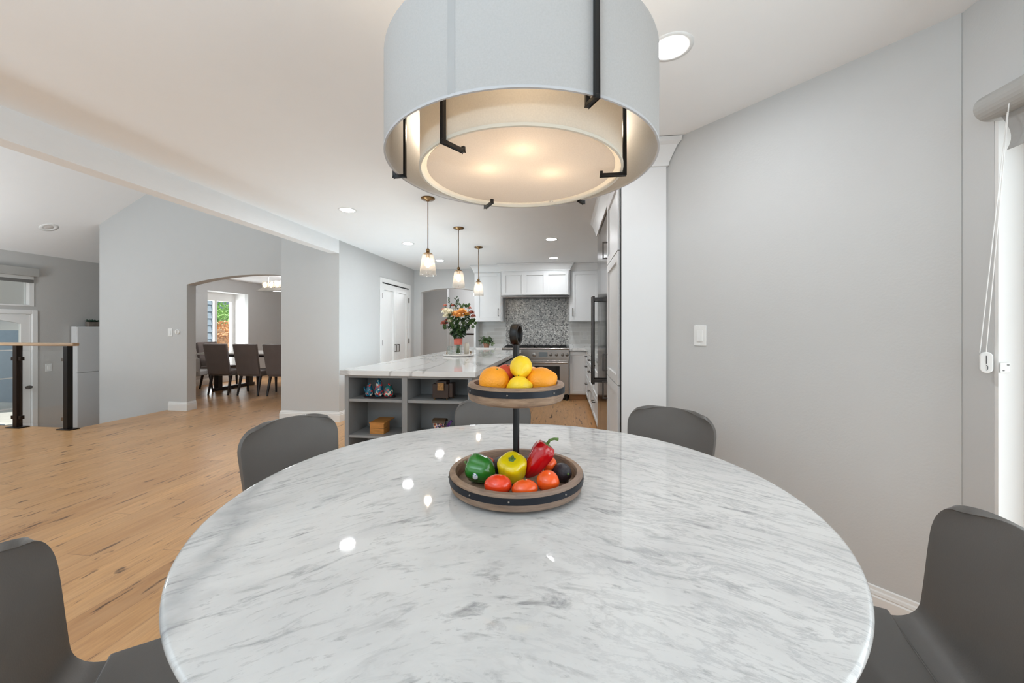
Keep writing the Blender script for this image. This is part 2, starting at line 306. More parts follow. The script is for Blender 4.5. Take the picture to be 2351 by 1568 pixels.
# ------------------------------------------------------------ mesh builder
class MB:
    def __init__(s): s.v = []; s.f = []; s.mi = []; s.T = Matrix.Identity(4); s.cur = 0
    def add(s, vs, fs):
        o = len(s.v); s.v += [tuple(s.T @ Vector(p)) for p in vs]; s.f += [tuple(i+o for i in f) for f in fs]; s.mi += [s.cur]*len(fs); return s
    def box(s, x0, x1, y0, y1, z0, z1):
        if x1 < x0: x0, x1 = x1, x0
        if y1 < y0: y0, y1 = y1, y0
        if z1 < z0: z0, z1 = z1, z0
        return s.add([(x0, y0, z0), (x1, y0, z0), (x1, y1, z0), (x0, y1, z0), (x0, y0, z1), (x1, y0, z1), (x1, y1, z1), (x0, y1, z1)],
                     [(3, 2, 1, 0), (4, 5, 6, 7), (0, 1, 5, 4), (1, 2, 6, 5), (2, 3, 7, 6), (3, 0, 4, 7)])
    def prism(s, poly, z0, z1):
        n = len(poly)
        return s.add([(x, y, z0) for x, y in poly]+[(x, y, z1) for x, y in poly],
                     [tuple(range(n-1, -1, -1)), tuple(range(n, 2*n))]+[(i, (i+1) % n, n+(i+1) % n, n+i) for i in range(n)])
    def lathe(s, prof, seg=32, c=(0, 0, 0), lobes=None):
        vs = []; fs = []; n = len(prof)
        for i in range(seg):
            a = 2*pi*i/seg
            for (r, z) in prof:
                k = 1 if not lobes else lobes(a, r, z)
                vs.append((c[0]+r*k*cos(a), c[1]+r*k*sin(a), c[2]+z))
        for i in range(seg):
            j = (i+1) % seg
            for k in range(n-1): fs.append((i*n+k, j*n+k, j*n+k+1, i*n+k+1))
        return s.add(vs, fs)
    def tube(s, pts, r, seg=10, cap=True):
        pts = [Vector(p) for p in pts]; n = len(pts); rs = r if isinstance(r, (list, tuple)) else [r]*n
        vs = []; fs = []; up = None
        for i, p in enumerate(pts):
            d = (pts[min(i+1, n-1)]-pts[max(i-1, 0)]).normalized()
            if up is None: up = d.orthogonal().normalized()
            up = (up-d*up.dot(d)); up = up.normalized() if up.length > 1e-6 else d.orthogonal().normalized()
            bi = d.cross(up)
            for k in range(seg):
                a = 2*pi*k/seg; vs.append(tuple(p+(up*cos(a)+bi*sin(a))*rs[i]))
        for i in range(n-1):
            for k in range(seg):
                l = (k+1) % seg; fs.append((i*seg+k, i*seg+l, (i+1)*seg+l, (i+1)*seg+k))
        if cap: fs += [tuple(range(seg-1, -1, -1)), tuple(range((n-1)*seg, n*seg))]
        return s.add(vs, fs)
    def grid(s, fn, nu, nv, closed_u=False):
        vs = [fn(i/(nu if closed_u else nu-1), j/(nv-1)) for j in range(nv) for i in range(nu)]
        fs = []
        for j in range(nv-1):
            for i in range(nu if closed_u else nu-1):
                k = (i+1) % nu; fs.append((j*nu+i, j*nu+k, (j+1)*nu+k, (j+1)*nu+i))
        return s.add(vs, fs)
    def ball(s, c, r, seg=20, rings=12, fn=None):
        rx, ry, rz = r if isinstance(r, (tuple, list)) else (r, r, r)
        def g(u, v):
            a = 2*pi*u; t = pi*v; d = Vector((sin(t)*cos(a), sin(t)*sin(a), -cos(t)))
            k = fn(d) if fn else 1
            return (c[0]+rx*k*d.x, c[1]+ry*k*d.y, c[2]+rz*k*d.z)
        return s.grid(g, seg, rings, True)
    def leaf(s, p, d, up, ln, wd, bend=0.25):
        p = Vector(p); d = Vector(d).normalized(); up = Vector(up); sd = d.cross(up)
        sd = sd.normalized() if sd.length > 1e-5 else d.orthogonal().normalized(); nn = sd.cross(d)
        L = []
        for t, w_ in ((0, 0.05), (0.3, 0.85), (0.65, 0.9), (1, 0.02)):
            q = p+d*ln*t-nn*bend*ln*t*t
            L += [tuple(q-sd*wd*w_*0.5), tuple(q-nn*wd*0.12), tuple(q+sd*wd*w_*0.5)]
        fs = []
        for i in range(3):
            for k in range(2): fs.append((i*3+k, i*3+k+1, i*3+k+4, i*3+k+3))
        return s.add(L, fs)
    def build(s, name, m, parent=None, smooth=False, bevel=0, solid=0, sub=0, weld=False, angle=None):
        me = bpy.data.meshes.new(name); me.from_pydata(s.v, [], s.f)
        for mm in (m if isinstance(m, (list, tuple)) else [m]): me.materials.append(mm)
        if any(s.mi): me.polygons.foreach_set('material_index', s.mi)
        bm = bmesh.new(); bm.from_mesh(me)
        bmesh.ops.remove_doubles(bm, verts=bm.verts, dist=1e-5)
        bmesh.ops.recalc_face_normals(bm, faces=bm.faces)
        bm.to_mesh(me); bm.free()
        if smooth or angle:
            me.polygons.foreach_set('use_smooth', [True]*len(me.polygons))
            if angle: me.set_sharp_from_angle(angle=R(angle))
        o = bpy.data.objects.new(name, me); col.objects.link(o)
        if parent: o.parent = parent
        if solid:
            md = o.modifiers.new('solid', 'SOLIDIFY'); md.thickness = solid; md.offset = 0
        if bevel:
            md = o.modifiers.new('bevel', 'BEVEL'); md.width = bevel; md.segments = 3; md.limit_method = 'ANGLE'; md.angle_limit = R(40)
        if sub:
            md = o.modifiers.new('sub', 'SUBSURF'); md.levels = sub; md.render_levels = sub
        return o
def thing(name, label, cat, loc=(0, 0, 0), rotz=0, group=None):
    o = bpy.data.objects.new(name, None); col.objects.link(o); o.empty_display_size = 0.05
    o.location = loc; o.rotation_euler = (0, 0, rotz); o['label'] = label; o['category'] = cat
    if group: o['group'] = group
    return o
def tag(o, label, cat, group=None):
    o['label'] = label; o['category'] = cat
    if group: o['group'] = group
    return o
def struct(o): o['kind'] = 'structure'; return o
def dup(root, loc, rotz, label, group=None):
    r = root.copy(); col.objects.link(r); r.location = loc; r.rotation_euler = (0, 0, rotz); r['label'] = label
    if group: r['group'] = group
    for ch in list(root.children):
        c = ch.copy(); col.objects.link(c); c.parent = r
        for g in list(ch.children):
            d = g.copy(); col.objects.link(d); d.parent = c
    return r
def cf(x, d, z=0.0):   # along / across the viewing direction -> room coordinates
    return (x*cos(YAW)-d*sin(YAW), x*sin(YAW)+d*cos(YAW), z)
def point(name, loc, power, color, size, parent=None):
    l = bpy.data.lights.new(name, 'POINT'); l.energy = power; l.color = color; l.shadow_soft_size = size
    o = bpy.data.objects.new(name, l); col.objects.link(o); o.location = loc
    if parent: o.parent = parent
    return o

CEILZ = 2.44
XP = -2.99      # plane of pantry wall and beam
# ============================================================ SETTING
# floor with the stair notch to the entry
fl = MB(); fl.prism([(-10.5, -3.2), (1.62, -3.2), (1.62, 7.6), (0.9, 10.9), (-8.3, 10.9), (-8.3, 6.4), (-7.25, 6.4), (-7.25, 5.4), (-6.06, 5.4), (-6.06, 4.2), (-10.5, 4.2)], -0.2, 0)
struct(fl.build('floor', OAK))
ef = MB(); ef.box(-8.4, -6.06, 4.2, 6.4, -0.77, -0.57); struct(ef.build('floor_entry', OAK))
st = MB()
for i in range(2): st.box(-6.07-0.28*(i+1), -6.07-0.28*i, 4.25, 5.3, -0.57, -0.19*(i+1))
struct(st.build('trim_entry_steps', OAK))
# kitchen ceiling and vaulted living room ceiling
c = MB(); c.box(XP, 2.9, -3.2, 7.75, CEILZ, CEILZ+0.15); struct(c.build('ceiling', CEIL))
c = MB(); zz = lambda x: 2.90+0.518*(x+7.27)
c.add([(-10.5, -3.2, zz(-10.5)), (-3.12, -3.2, zz(-3.12)), (-3.12, 6.6, zz(-3.12)), (-10.5, 6.6, zz(-10.5)),
       (-10.5, -3.2, zz(-10.5)+.1), (-3.12, -3.2, zz(-3.12)+.1), (-3.12, 6.6, zz(-3.12)+.1), (-10.5, 6.6, zz(-10.5)+.1)],
      [(0, 1, 2, 3), (4, 5, 6, 7), (0, 1, 5, 4), (1, 2, 6, 5), (2, 3, 7, 6), (3, 0, 4, 7)])
struct(c.build('ceiling_living', CEIL))
c = MB(); c.box(-7.27, -7.18, 5.47, 6.35, -0.57, 3.0); struct(c.build('wall_dining_entry', WALL))
c = MB(); c.box(-7.18, XP-0.14, 5.47, 6.35, CEILZ, CEILZ+0.1); c.box(-8.9, XP-0.14, 6.35, 10.9, CEILZ, CEILZ+0.1); struct(c.build('ceiling_dining', CEIL))
c = MB(); c.box(XP-0.13, XP, -3.2, 4.94, 2.262, CEILZ); struct(c.build('trim_beam', BEAM))
c = MB(); c.box(XP-0.13, XP-.002, -3.2, 4.94, CEILZ, 5.2); struct(c.build('wall_above_beam', WALL))

def arch_wall(name, x0, x1, y0, y1, z0, z1, ax0, ax1, spring, apex, m, seg=20, base=0.0):
    b = MB()
    if ax0 > x0: b.box(x0, ax0, y0, y1, z0, spring)
    if ax1 < x1: b.box(ax1, x1, y0, y1, z0, spring)
    h = apex-spring; half = (ax1-ax0)/2; r = (half*half+h*h)/(2*h); cx = (ax0+ax1)/2; cz = apex-r
    pts = []
    for i in range(seg+1):
        x = ax0+(ax1-ax0)*i/seg; pts.append((x, cz+sqrt(max(0, r*r-(x-cx)**2))))
    poly = [(x0, spring)]+[p for p in pts]+[(x1, spring), (x1, z1), (x0, z1)]
    if ax0 <= x0: poly = poly[1:]
    n = len(poly)
    b.add([(x, y0, z) for x, z in poly]+[(x, y1, z) for x, z in poly], [tuple(range(n)), tuple(range(2*n-1, n-1, -1))]+[(i, (i+1) % n, n+(i+1) % n, n+i) for i in range(n)])
    return struct(b.build(name, m))
arch_wall('wall_arch', -7.27, -3.6, 5.32, 5.47, 0, 4.9, -5.71, -3.35, 1.925, 2.06, WALL)
c = MB(); c.box(-7.27, -6.06, 5.32, 5.47, -0.57, 0); struct(c.build('wall_stair_base', WALL))
c = MB(); c.box(-3.84, XP, 4.94, 5.42, 0, 5.2); struct(c.build('wall_pier', WALL))
c = MB(); c.box(XP-0.14, XP, 5.42, 6.17, 0, CEILZ); c.box(XP-0.14, XP, 7.33, 7.75, 0, CEILZ); c.box(XP-0.14, XP, 6.17, 7.33, 2.03, CEILZ)
struct(c.build('wall_pantry', WALL))
c = MB(); c.box(XP-0.9, XP-0.14, 6.1, 7.4, 0, 2.2); struct(c.build('wall_pantry_closet', WALL))
arch_wall('wall_back_arch', XP, -1.66, 7.6, 7.75, 0, CEILZ, -2.85, -1.66, 1.985, 2.06, WALL)
c = MB(); c.box(-1.66, 1.1, 7.6, 7.75, 0, CEILZ); struct(c.build('wall_back', WALL))
c = MB(); c.box(1.02, 1.15, 2.55, 7.6, 0, CEILZ); struct(c.build('wall_kitchen_right', WALL))
# hallway behind the back arch
c = MB(); c.box(-3.9, -2.63, 8.7, 8.8, 0, CEILZ); struct(c.build('wall_hall', WALL))
c = MB(); c.box(-3.9, 0.6, 10.6, 10.7, 0, CEILZ); struct(c.build('wall_hall_end', WALL))
c = MB(); c.box(-1.2, -1.1, 7.75, 10.6, 0, CEILZ); struct(c.build('wall_hall_right', WALL))
c = MB(); c.box(-3.9, -1.1, 7.75, 10.7, CEILZ, CEILZ+.1); struct(c.build('ceiling_hall', CEIL))
# dining room shell
c = MB(); c.box(-8.1, -8.0, 6.5, 7.95, 0, CEILZ); c.box(-8.1, -8.0, 9.11, 10.7, 0, CEILZ); c.box(-8.1, -8.0, 7.95, 9.11, 2.136, CEILZ); c.box(-8.1, -8.0, 7.95, 9.11, 0, 0.2)
struct(c.build('wall_dining_left', WALL))
c = MB(); c.box(-8.1, XP-0.2, 10.6, 10.7, 0, CEILZ); struct(c.build('wall_dining_back', WALL))
# bay recess: white reveals
c = MB(); c.box(-8.5, -8.1, 9.11, 9.17, 0.14, 2.2); c.box(-8.5, -8.1, 7.89, 7.95, 0.14, 2.2); c.box(-8.5, -8.1, 7.95, 9.11, 2.136, 2.2); c.box(-8.5, -8.1, 7.95, 9.11, 0.14, 0.2)
struct(c.build('trim_bay_reveal', TRIM))
# entry wall with door and transom window
c = MB(); XE = -8.2
c.box(XE-0.12, XE, 5.12, 6.6, -0.57, 3.0); c.box(XE-0.12, XE, 3.6, 5.12, 1.50, 1.60); c.box(XE-0.12, XE, 3.6, 5.12, 2.10, 3.0)
c.box(XE-0.12, XE, 3.6, 4.16, -0.57, 1.5); c.box(XE-0.12, XE, 3.6, 4.1, 1.6, 2.1); c.box(XE-0.12, XE, -3.2, 3.6, -0.57, 3.0)
struct(c.build('wall_entry', WALL2))
c = MB(); c.box(XE, -7.27, 6.25, 6.35, -0.57, 3.0); struct(c.build('wall_entry_end', WALL2))
c = MB(); c.box(XE, XE+0.02, 5.16, 6.5, -0.57, -0.45); struct(c.build('baseboard_entry', TRIM))
# diagonal wall and patio-door wall
A = Vector((0.646, 2.646, 0)); B = Vector((1.497, 1.707, 0)); dv = (B-A).normalized(); nv = Vector((dv.y, -dv.x, 0))
if nv.dot(-A) < 0: nv = -nv      # nv points into the room
def dw(t, off=0.0): p = A+dv*t+nv*off; return (p.x, p.y)
LD = (B-A).length
c = MB(); c.prism([dw(0), dw(LD), (1.62, 1.76), (.74, 2.652), (.646, 2.652)], 0, CEILZ); struct(c.build('wall_diagonal', WALL))
YO = 1.596
c = MB(); c.box(1.5, 1.62, YO, 1.80, 0, CEILZ); c.box(1.5, 1.62, -1.2, YO, 2.05, CEILZ); c.box(1.5, 1.62, -3.2, -1.2, 0, CEILZ); struct(c.build('wall_right', WALL))
c = MB(); c.box(1.502, 1.68, YO-0.012, YO, 0, 2.05); c.box(1.502, 1.68, -1.2, YO, 2.035, 2.05); struct(c.build('trim_patio_reveal', TRIM))
d3 = thing('door_3', 'white framed glass patio door in the right wall', 'door', (1.60, 0.2, 0)); d3['kind'] = 'structure'
m_ = MB(); m_.box(0, .07, YO-0.012-.075-.2, YO-0.012-.2, 0, 2.035); m_.box(0, .07, -1.4, -1.33, 0, 2.035); m_.box(0, .07, -.08, 0, 0, 2.035); m_.box(0, .07, -1.4, 1.38, 1.95, 2.035); m_.box(0, .07, -1.4, 1.38, 0, .1)
m_.build('door_frame', TRIM, d3, bevel=.004)
m_ = MB(); m_.box(.03, .036, -1.33, 1.3, .1, 1.95); m_.build('glass_pane', WGLASS, d3)

def baseboard(name, pts, h=0.135, t=0.016, flip=1):
    """profiled skirting along a polyline, protruding to the left of travel * flip"""
    prof = [(0, 0), (t, 0), (t, h*0.68), (t*0.7, h*0.72), (t*0.85, h*0.76), (t*0.7, h*0.84), (t*0.45, h*0.88), (t*0.35, h*0.97), (0, h)]
    b = MB(); n = len(pts); P = [Vector((p[0], p[1])) for p in pts]; offs = []
    for i in range(n):
        def nrm(a, b_): d = (b_-a).normalized(); return Vector((-d.y, d.x))*flip
        if i == 0: o = nrm(P[0], P[1])
        elif i == n-1: o = nrm(P[-2], P[-1])
        else:
            n1 = nrm(P[i-1], P[i]); n2 = nrm(P[i], P[i+1]); o = (n1+n2); o = o/ (1+n1.dot(n2))
        offs.append(o)
    k = len(prof); vs = []; fs = []
    for i in range(n):
        for (a, z) in prof: vs.append((P[i].x+offs[i].x*a, P[i].y+offs[i].y*a, z))
    for i in range(n-1):
        for j in range(k): l = (j+1) % k; fs.append((i*k+j, (i+1)*k+j, (i+1)*k+l, i*k+l))
    fs += [tuple(range(k)), tuple(range((n-1)*k, n*k))]
    b.add(vs, fs); return struct(b.build(name, TRIM))
baseboard('baseboard_diagonal', [dw(0.0), dw(LD)], flip=-1)
baseboard('baseboard_right', [(1.5, 1.7), (1.5, YO)], flip=-1)
baseboard('baseboard_pier', [(-3.84, 5.42), (-3.84, 4.94), (XP, 4.94), (XP, 6.12)], flip=-1)
baseboard('baseboard_arch', [(-6.02, 5.32), (-5.71, 5.32), (-5.71, 5.47)], flip=-1)
baseboard('baseboard_dining_left', [(-8.0, 7.0), (-8.0, 10.6)], flip=-1)
baseboard('baseboard_dining_back', [(-8.0, 10.6), (-3.3, 10.6)], flip=-1)
baseboard('baseboard_hall', [(-3.9, 8.7), (-2.63, 8.7)], flip=-1)
c = MB(); c.box(-3.9, 0.6, 10.58, 10.6, 0, .75); struct(c.build('trim_hall_wainscot', TRIM))

# ------------------------------------------------------------ shaker panels
def shaker(parent, name, M, wd, h, mat_, th=0.02, rail=0.055, handle=None, hmat=NICKEL):
    """door / drawer front: local x width, z height, front faces -y"""
    b = MB(); b.T = M
    b.box(rail-.004, wd-rail+.004, th*0.72, th, rail-.004, h-rail+.004)
    b.box(0, rail, 0, th, 0, h); b.box(wd-rail, wd, 0, th, 0, h); b.box(rail, wd-rail, 0, th, 0, rail); b.box(rail, wd-rail, 0, th, h-rail, h)
    o = b.build(name, mat_, parent, bevel=0.0015)
    if handle:
        hx, hz, ln, horiz = handle; m2 = MB(); m2.T = M
        if horiz: p0, p1 = (hx-ln/2, 0, hz), (hx+ln/2, 0, hz)
        else: p0, p1 = (hx, 0, hz-ln/2), (hx, 0, hz+ln/2)
        for p in (p0, p1): m2.box(p[0]-.006, p[0]+.006, -.03, 0, p[2]-.006, p[2]+.006)
        m2.box(min(p0[0], p1[0])-.006, max(p0[0], p1[0])+.006, -.04, -.028, min(p0[2], p1[2])-.006, max(p0[2], p1[2])+.006)
        m2.build('handle', hmat, o, bevel=.002)
    return o
def FX(x, y0, z0):  # front faces -X at plane x, local x runs toward -Y
    return Matrix.Translation((x, y0, z0)) @ Matrix.Rotation(R(-90), 4, 'Z')
def FY(x0, y, z0): return Matrix.Translation((x0, y, z0))
def FXp(x, y0, z0):  # front faces +X, local x runs toward +Y
    return Matrix.Translation((x, y0, z0)) @ Matrix.Rotation(R(90), 4, 'Z')

# pantry double door in the left wall
d1 = thing('door_1', 'white double pantry door with shaker panels in the left kitchen wall', 'door', (XP, 6.75, 0)); d1['kind'] = 'structure'
m_ = MB(); m_.box(0, .018, -.64, -.57, 0, 2.10); m_.box(0, .018, .57, .64, 0, 2.10); m_.box(0, .018, -.57, .57, 2.03, 2.10); m_.build('casing', TRIM, d1, bevel=.004)
m_ = MB(); m_.box(-.03, .004, -.57, .57, 2.012, 2.03); m_.build('top_gap', DARK, d1)
for k, (y0, hy) in enumerate(((-.568, .51), (.002, .055))):
    dd = shaker(d1, 'door_leaf', FXp(.002, y0, 0.01), .565, 2.0, TRIM, th=.03, rail=.10)
    m2 = MB(); m2.T = FXp(.002, y0, 0)
    for z in (.85, .97): m2.box(hy-.008, hy+.008, -.03, 0, z-.008, z+.008)
    m2.box(hy-.008, hy+.008, -.042, -.028, .842, .978); m2.build('handle', NICKEL, dd, bevel=.002)
    for z in (.25, 1.02, 1.80):
        m2 = MB(); yh = -.572 if k == 0 else .560
        m2.box(.0, .022, yh, yh+.012, z-.045, z+.045); m2.build('hinge', NICKEL, dd)
# white lever switch cover just right of it (thermostat-like plate)
# dining window
w1 = thing('window_1', 'white framed window in the dining room bay', 'window', (-8.45, 8.57, 0)); w1['kind'] = 'structure'
m_ = MB(); m_.box(-.03, .05, -.62, -.35, .2, 2.136); m_.box(-.03, .05, .46, .54, .2, 2.136); m_.box(-.03, .05, -.35, .46, 1.94, 2.136); m_.box(-.03, .05, -.35, .46, .2, .30)
m_.box(-.02, .04, -.02, .05, .30, 1.94)
m_.build('window_frame', TRIM, w1, bevel=.005)
m_ = MB(); m_.box(0, .006, -.35, .46, .30, 1.94); m_.build('pane', WGLASS, w1)
# entry transom window and door
w2 = thing('window_2', 'transom window above the entry door', 'window', (XE, 4.6, 1.6)); w2['kind'] = 'structure'
m_ = MB(); m_.box(-.1, .012, .466, .52, -.0, .5); m_.box(-.1, .012, -.5, -.45, 0, .5); m_.box(-.1, .012, -.45, .466, 0, .022); m_.box(-.1, .012, -.45, .466, .47, .5); m_.build('window_frame', TRIM, w2)
m_ = MB(); m_.box(-.06, -.054, -.45, .466, .022, .47); m_.build('pane', WGLASS, w2)
d2 = thing('door_2', 'white glazed entry door at the foot of the steps', 'door', (XE, 4.64, -.57)); d2['kind'] = 'structure'
m_ = MB(); m_.box(-.1, .02, .455, .52, 0, 2.11); m_.box(-.1, .02, -.52, -.455, 0, 2.11); m_.box(-.1, .02, -.455, .455, 2.05, 2.11); m_.build('casing', TRIM, d2, bevel=.004)
m_ = MB(); m_.box(-.05, -.005, .34, .45, 0, 2.04); m_.box(-.05, -.005, -.45, -.34, 0, 2.04); m_.box(-.05, -.005, -.34, .34, 0, .16)
pts = [(-.34, 2.04), (-.34, 1.90)]+[(-.34+.68*i/12, 1.90+.06*sin(pi*i/12)) for i in range(13)]+[(.34, 2.04)]
n = len(pts); m_.add([(-.05, y, z) for y, z in pts]+[(-.005, y, z) for y, z in pts], [tuple(range(n)), tuple(range(2*n-1, n-1, -1))]+[(i, (i+1) % n, n+(i+1) % n, n+i) for i in range(n)])
dl = m_.build('door_leaf', TRIM, d2)
m_ = MB(); m_.box(-.03, -.024, -.34, .34, .16, 1.96); m_.build('glass_pane', WGLASS, dl)
m_ = MB()
for z in (.62, 1.08, 1.5): m_.box(-.036, -.018, -.34, .34, z-.008, z+.008)
m_.build('glazing_bar', TRIM, dl)
m_ = MB(); m_.tube([(0, .39, .925), (.05, .39, .925)], .012); m_.ball((.062, .39, .925), (.02, .045, .026)); m_.build('door_knob', BRONZE, dl, smooth=True)

# ============================================================ LIGHT FITTINGS
def downlight_proto(name, r):
    t = thing(name, '', 'ceiling light', (0, 0, 0))
    m_ = MB(); m_.lathe([(r*0.72, 0.0), (r*0.74, -0.004), (r, -0.003), (r, 0.0)], 40); m_.build('trim_ring', WHITEP, t, smooth=True)
    m_ = MB(); m_.lathe([(0, -0.0015), (r*0.72, -0.0015), (r*0.72, 0.001), (0, 0.001)], 32); m_.build('lens', LENS, t)
    return t
DL = [(-2.155, 3.71, 'recessed ceiling light left of the front glass pendant'),
      (-2.155, 5.26, 'small recessed ceiling light above the left side of the pantry wall'),
      (-2.14, 6.63, 'recessed ceiling light seen between the front and middle glass pendants'),
      (-.16, 3.68, 'recessed ceiling light hidden just behind the drum chandelier'),
      (-.165, 5.26, 'recessed ceiling light between the drum chandelier and the range hood, the nearer'),
      (-.17, 6.63, 'farthest recessed ceiling light, directly in front of the range hood'),
      (.451, 1.752, 'large bright recessed ceiling light right of the drum chandelier')]
proto = None
for (x, y, lab) in DL:
    if proto is None:
        proto = downlight_proto('recessed_light', .09); proto.location = (x, y, CEILZ); proto['label'] = lab; proto['group'] = 'recessed ceiling lights'
    else: dup(proto, (x, y, CEILZ), 0, lab, 'recessed ceiling lights')
# unlit one on the sloped ceiling
t = thing('recessed_light', 'unlit recessed light in the sloped living room ceiling', 'ceiling light', (-7.556, 4.888, zz(-7.556)), group='recessed ceiling lights')
t.rotation_euler = (0, -math.atan(0.518), 0)
m_ = MB(); m_.lathe([(.055, 0), (.06, -.006), (.10, -.004), (.10, 0)], 40); m_.build('trim_ring', WHITEP, t, smooth=True)
m_ = MB(); m_.lathe([(0, -.012), (.035, -.010), (.055, .001)], 32); m_.build('lens', mat('unlit_lens', rgb(205, 200, 196), 0.3), t, smooth=True)

# drum chandelier over the table
CX, CY = cf(.026, 1.204)[:2]
ch = thing('drum_chandelier', 'large double drum chandelier with white linen shades and black brackets', 'chandelier', (CX, CY, 0), YAW)
RO, ZO, HO = .397, 1.734, .27
RI, ZI = .30, 1.705
def drum(r, z0, z1, th, seg=96):
    b = MB(); b.lathe([(r, z0), (r, z1), (r-th, z1), (r-th, z0), (r, z0)], seg); return b
so = drum(RO, ZO, ZO+HO, .0025).build('outer_shade', SHADE, ch, angle=40)
drum(RI, ZI, ZI+.29, .0025).build('inner_shade', SHADEI, ch, angle=40)
m_ = MB(); m_.lathe([(RI+.0025, ZI-.001), (RI+.0025, ZI+.007), (RI-.004, ZI+.007), (RI-.004, ZI-.001), (RI+.0025, ZI-.001)], 96); m_.build('inner_rim', mat('rim_ivory', rgb(222, 216, 202), .5), ch, angle=40)
m_ = MB(); m_.lathe([(RO+.001, ZO-.001), (RO+.001, ZO+.005), (RO-.004, ZO+.005), (RO-.004, ZO-.001), (RO+.001, ZO-.001)], 96); m_.build('outer_rim', mat('rim_grey', rgb(186, 186, 188), .6), ch, angle=40)
m_ = MB(); m_.lathe([(0, ZI+.010), (RI-.020, ZI+.010), (RI-.020, ZI+.013), (0, ZI+.013)], 64); m_.build('diffuser', DIFFU, ch)
# seams
for a, r, z0, z1, nm in ((R(-113), RO+.0006, ZO+.004, ZO+HO, 'seam'), (R(66), RI-.0036, ZI+.01, ZI+.28, 'seam')):
    m_ = MB(); m_.grid(lambda u, v: (r*cos(a+(u-.5)*.045), r*sin(a+(u-.5)*.045), z0+(z1-z0)*v), 5, 2); m_.build(nm, mat('seam_tape', rgb(166, 165, 164), .8), ch, solid=.0006)
def bracket(a, inner):
    b = MB(); b.T = Matrix.Rotation(a, 4, 'Z'); w_ = .0055
    if inner:
        b.box(RI+.004, RI+.014, -w_, w_, ZI-.012, ZI+.30); b.box(RI-.062, RI+.014, -w_, w_, ZI-.012, ZI-.003); b.box(RI-.062, RI-.054, -w_, w_, ZI-.012, ZI+.004)
    else:
        b.box(RO+.003, RO+.013, -w_, w_, ZO-.012, ZO+HO+.01); b.box(RO-.030, RO+.013, -w_, w_, ZO-.012, ZO-.003); b.box(RO-.030, RO-.022, -w_, w_, ZO-.012, ZO+HO+.01)
        b.box(RI, RO+.013, -w_, w_, ZO+HO+.005, ZO+HO+.014)
    b.build('bracket', BLACK, ch, bevel=.001)
for d in (-68, 52, 172): bracket(R(d), False)
for d in (-129, -7, 114): bracket(R(d), True)
m_ = MB()
for d in (-129, -9, 111): m_.tube([(0, 0, 2.02), (RI*cos(R(d)), RI*sin(R(d)), 1.992)], .006)
m_.lathe([(0, 1.985), (.05, 1.985), (.05, 2.03), (0, 2.03)], 20)
m_.build('spider', BLACK, ch)
m_ = MB(); m_.tube([(0, 0, 2.02), (0, 0, CEILZ-.02)], .008); m_.build('stem', BLACK, ch)
m_ = MB(); m_.lathe([(0, CEILZ), (.07, CEILZ), (.068, CEILZ-.02), (.02, CEILZ-.028), (0, CEILZ-.028)], 32); m_.build('canopy', BLACK, ch, angle=40)
for (x, y) in ((-.10, -.03), (.095, 0), (0, -.16)):
    b_ = MB(); b_.ball((x, y, ZI+.068), .028); b_.lathe([(0, .02), (.014, .02), (.014, .08), (0, .08)], 14, (x, y, ZI+.068)); b_.build('bulb', BULB, ch, smooth=True)
    point('bulb_and_fill_light', (x, y, ZI+.068), 1.45, (1, .87, .75), .03, ch)
for a in (30, 150, 270):  # added fill lights between the two shades, no bulbs there
    point('bulb_and_fill_light', (.352*cos(R(a)), .352*sin(R(a)), ZO+.20), 1.2, (1, .84, .64), .02, ch)

# three glass pendants over the island
def pendant(loc, label):
    t = thing('glass_pendant', label, 'pendant light', loc, 0, 'glass pendants over the island')
    m_ = MB(); m_.lathe([(0, 0), (.062, 0), (.064, -.006), (.058, -.014), (.02, -.020), (.012, -.03), (0, -.03)], 32); m_.build('canopy', BRASS, t, angle=50)
    m_ = MB(); m_.tube([(0, 0, -.02), (0, 0, -.475)], .0042, 8); m_.build('rod', BRASS, t, smooth=True)
    m_ = MB(); m_.lathe([(0, -.46), (.010, -.462), (.016, -.472), (.018, -.486), (.014, -.492), (.017, -.497), (.040, -.507), (.042, -.513), (.016, -.514), (.016, -.55), (0, -.55)], 28); m_.build('socket_cap', BRASS, t, angle=50)
    m_ = MB(); m_.lathe([(.038, -.512), (.047, -.518), (.053, -.53), (.064, -.60), (.072, -.66), (.075, -.705), (.0735, -.708), (.0705, -.66), (.0625, -.60), (.0515, -.531), (.046, -.521)], 40); m_.build('glass_shade', PGLASS, t, smooth=True)
    m_ = MB(); m_.ball((0, 0, -.60), (.016, .016, .036)); m_.tube([(0, 0, -.54), (0, 0, -.575)], .009); m_.build('bulb', BULB, t, smooth=True)
    return t
pp = pendant((-1.232, 3.47, CEILZ), 'front glass pendant on a brass rod, the largest looking of the three')
dup(pp, (-1.232, 4.53, CEILZ), 0, 'middle glass pendant hanging above the flower bouquet')
dup(pp, (-1.232, 5.62, CEILZ), 0, 'rear glass pendant hanging in front of the left wall cabinet')
for y in (3.47, 4.53, 5.62): point('pendant_light', (-1.232, y, CEILZ-.60), 3.6, (1, .88, .74), .03)

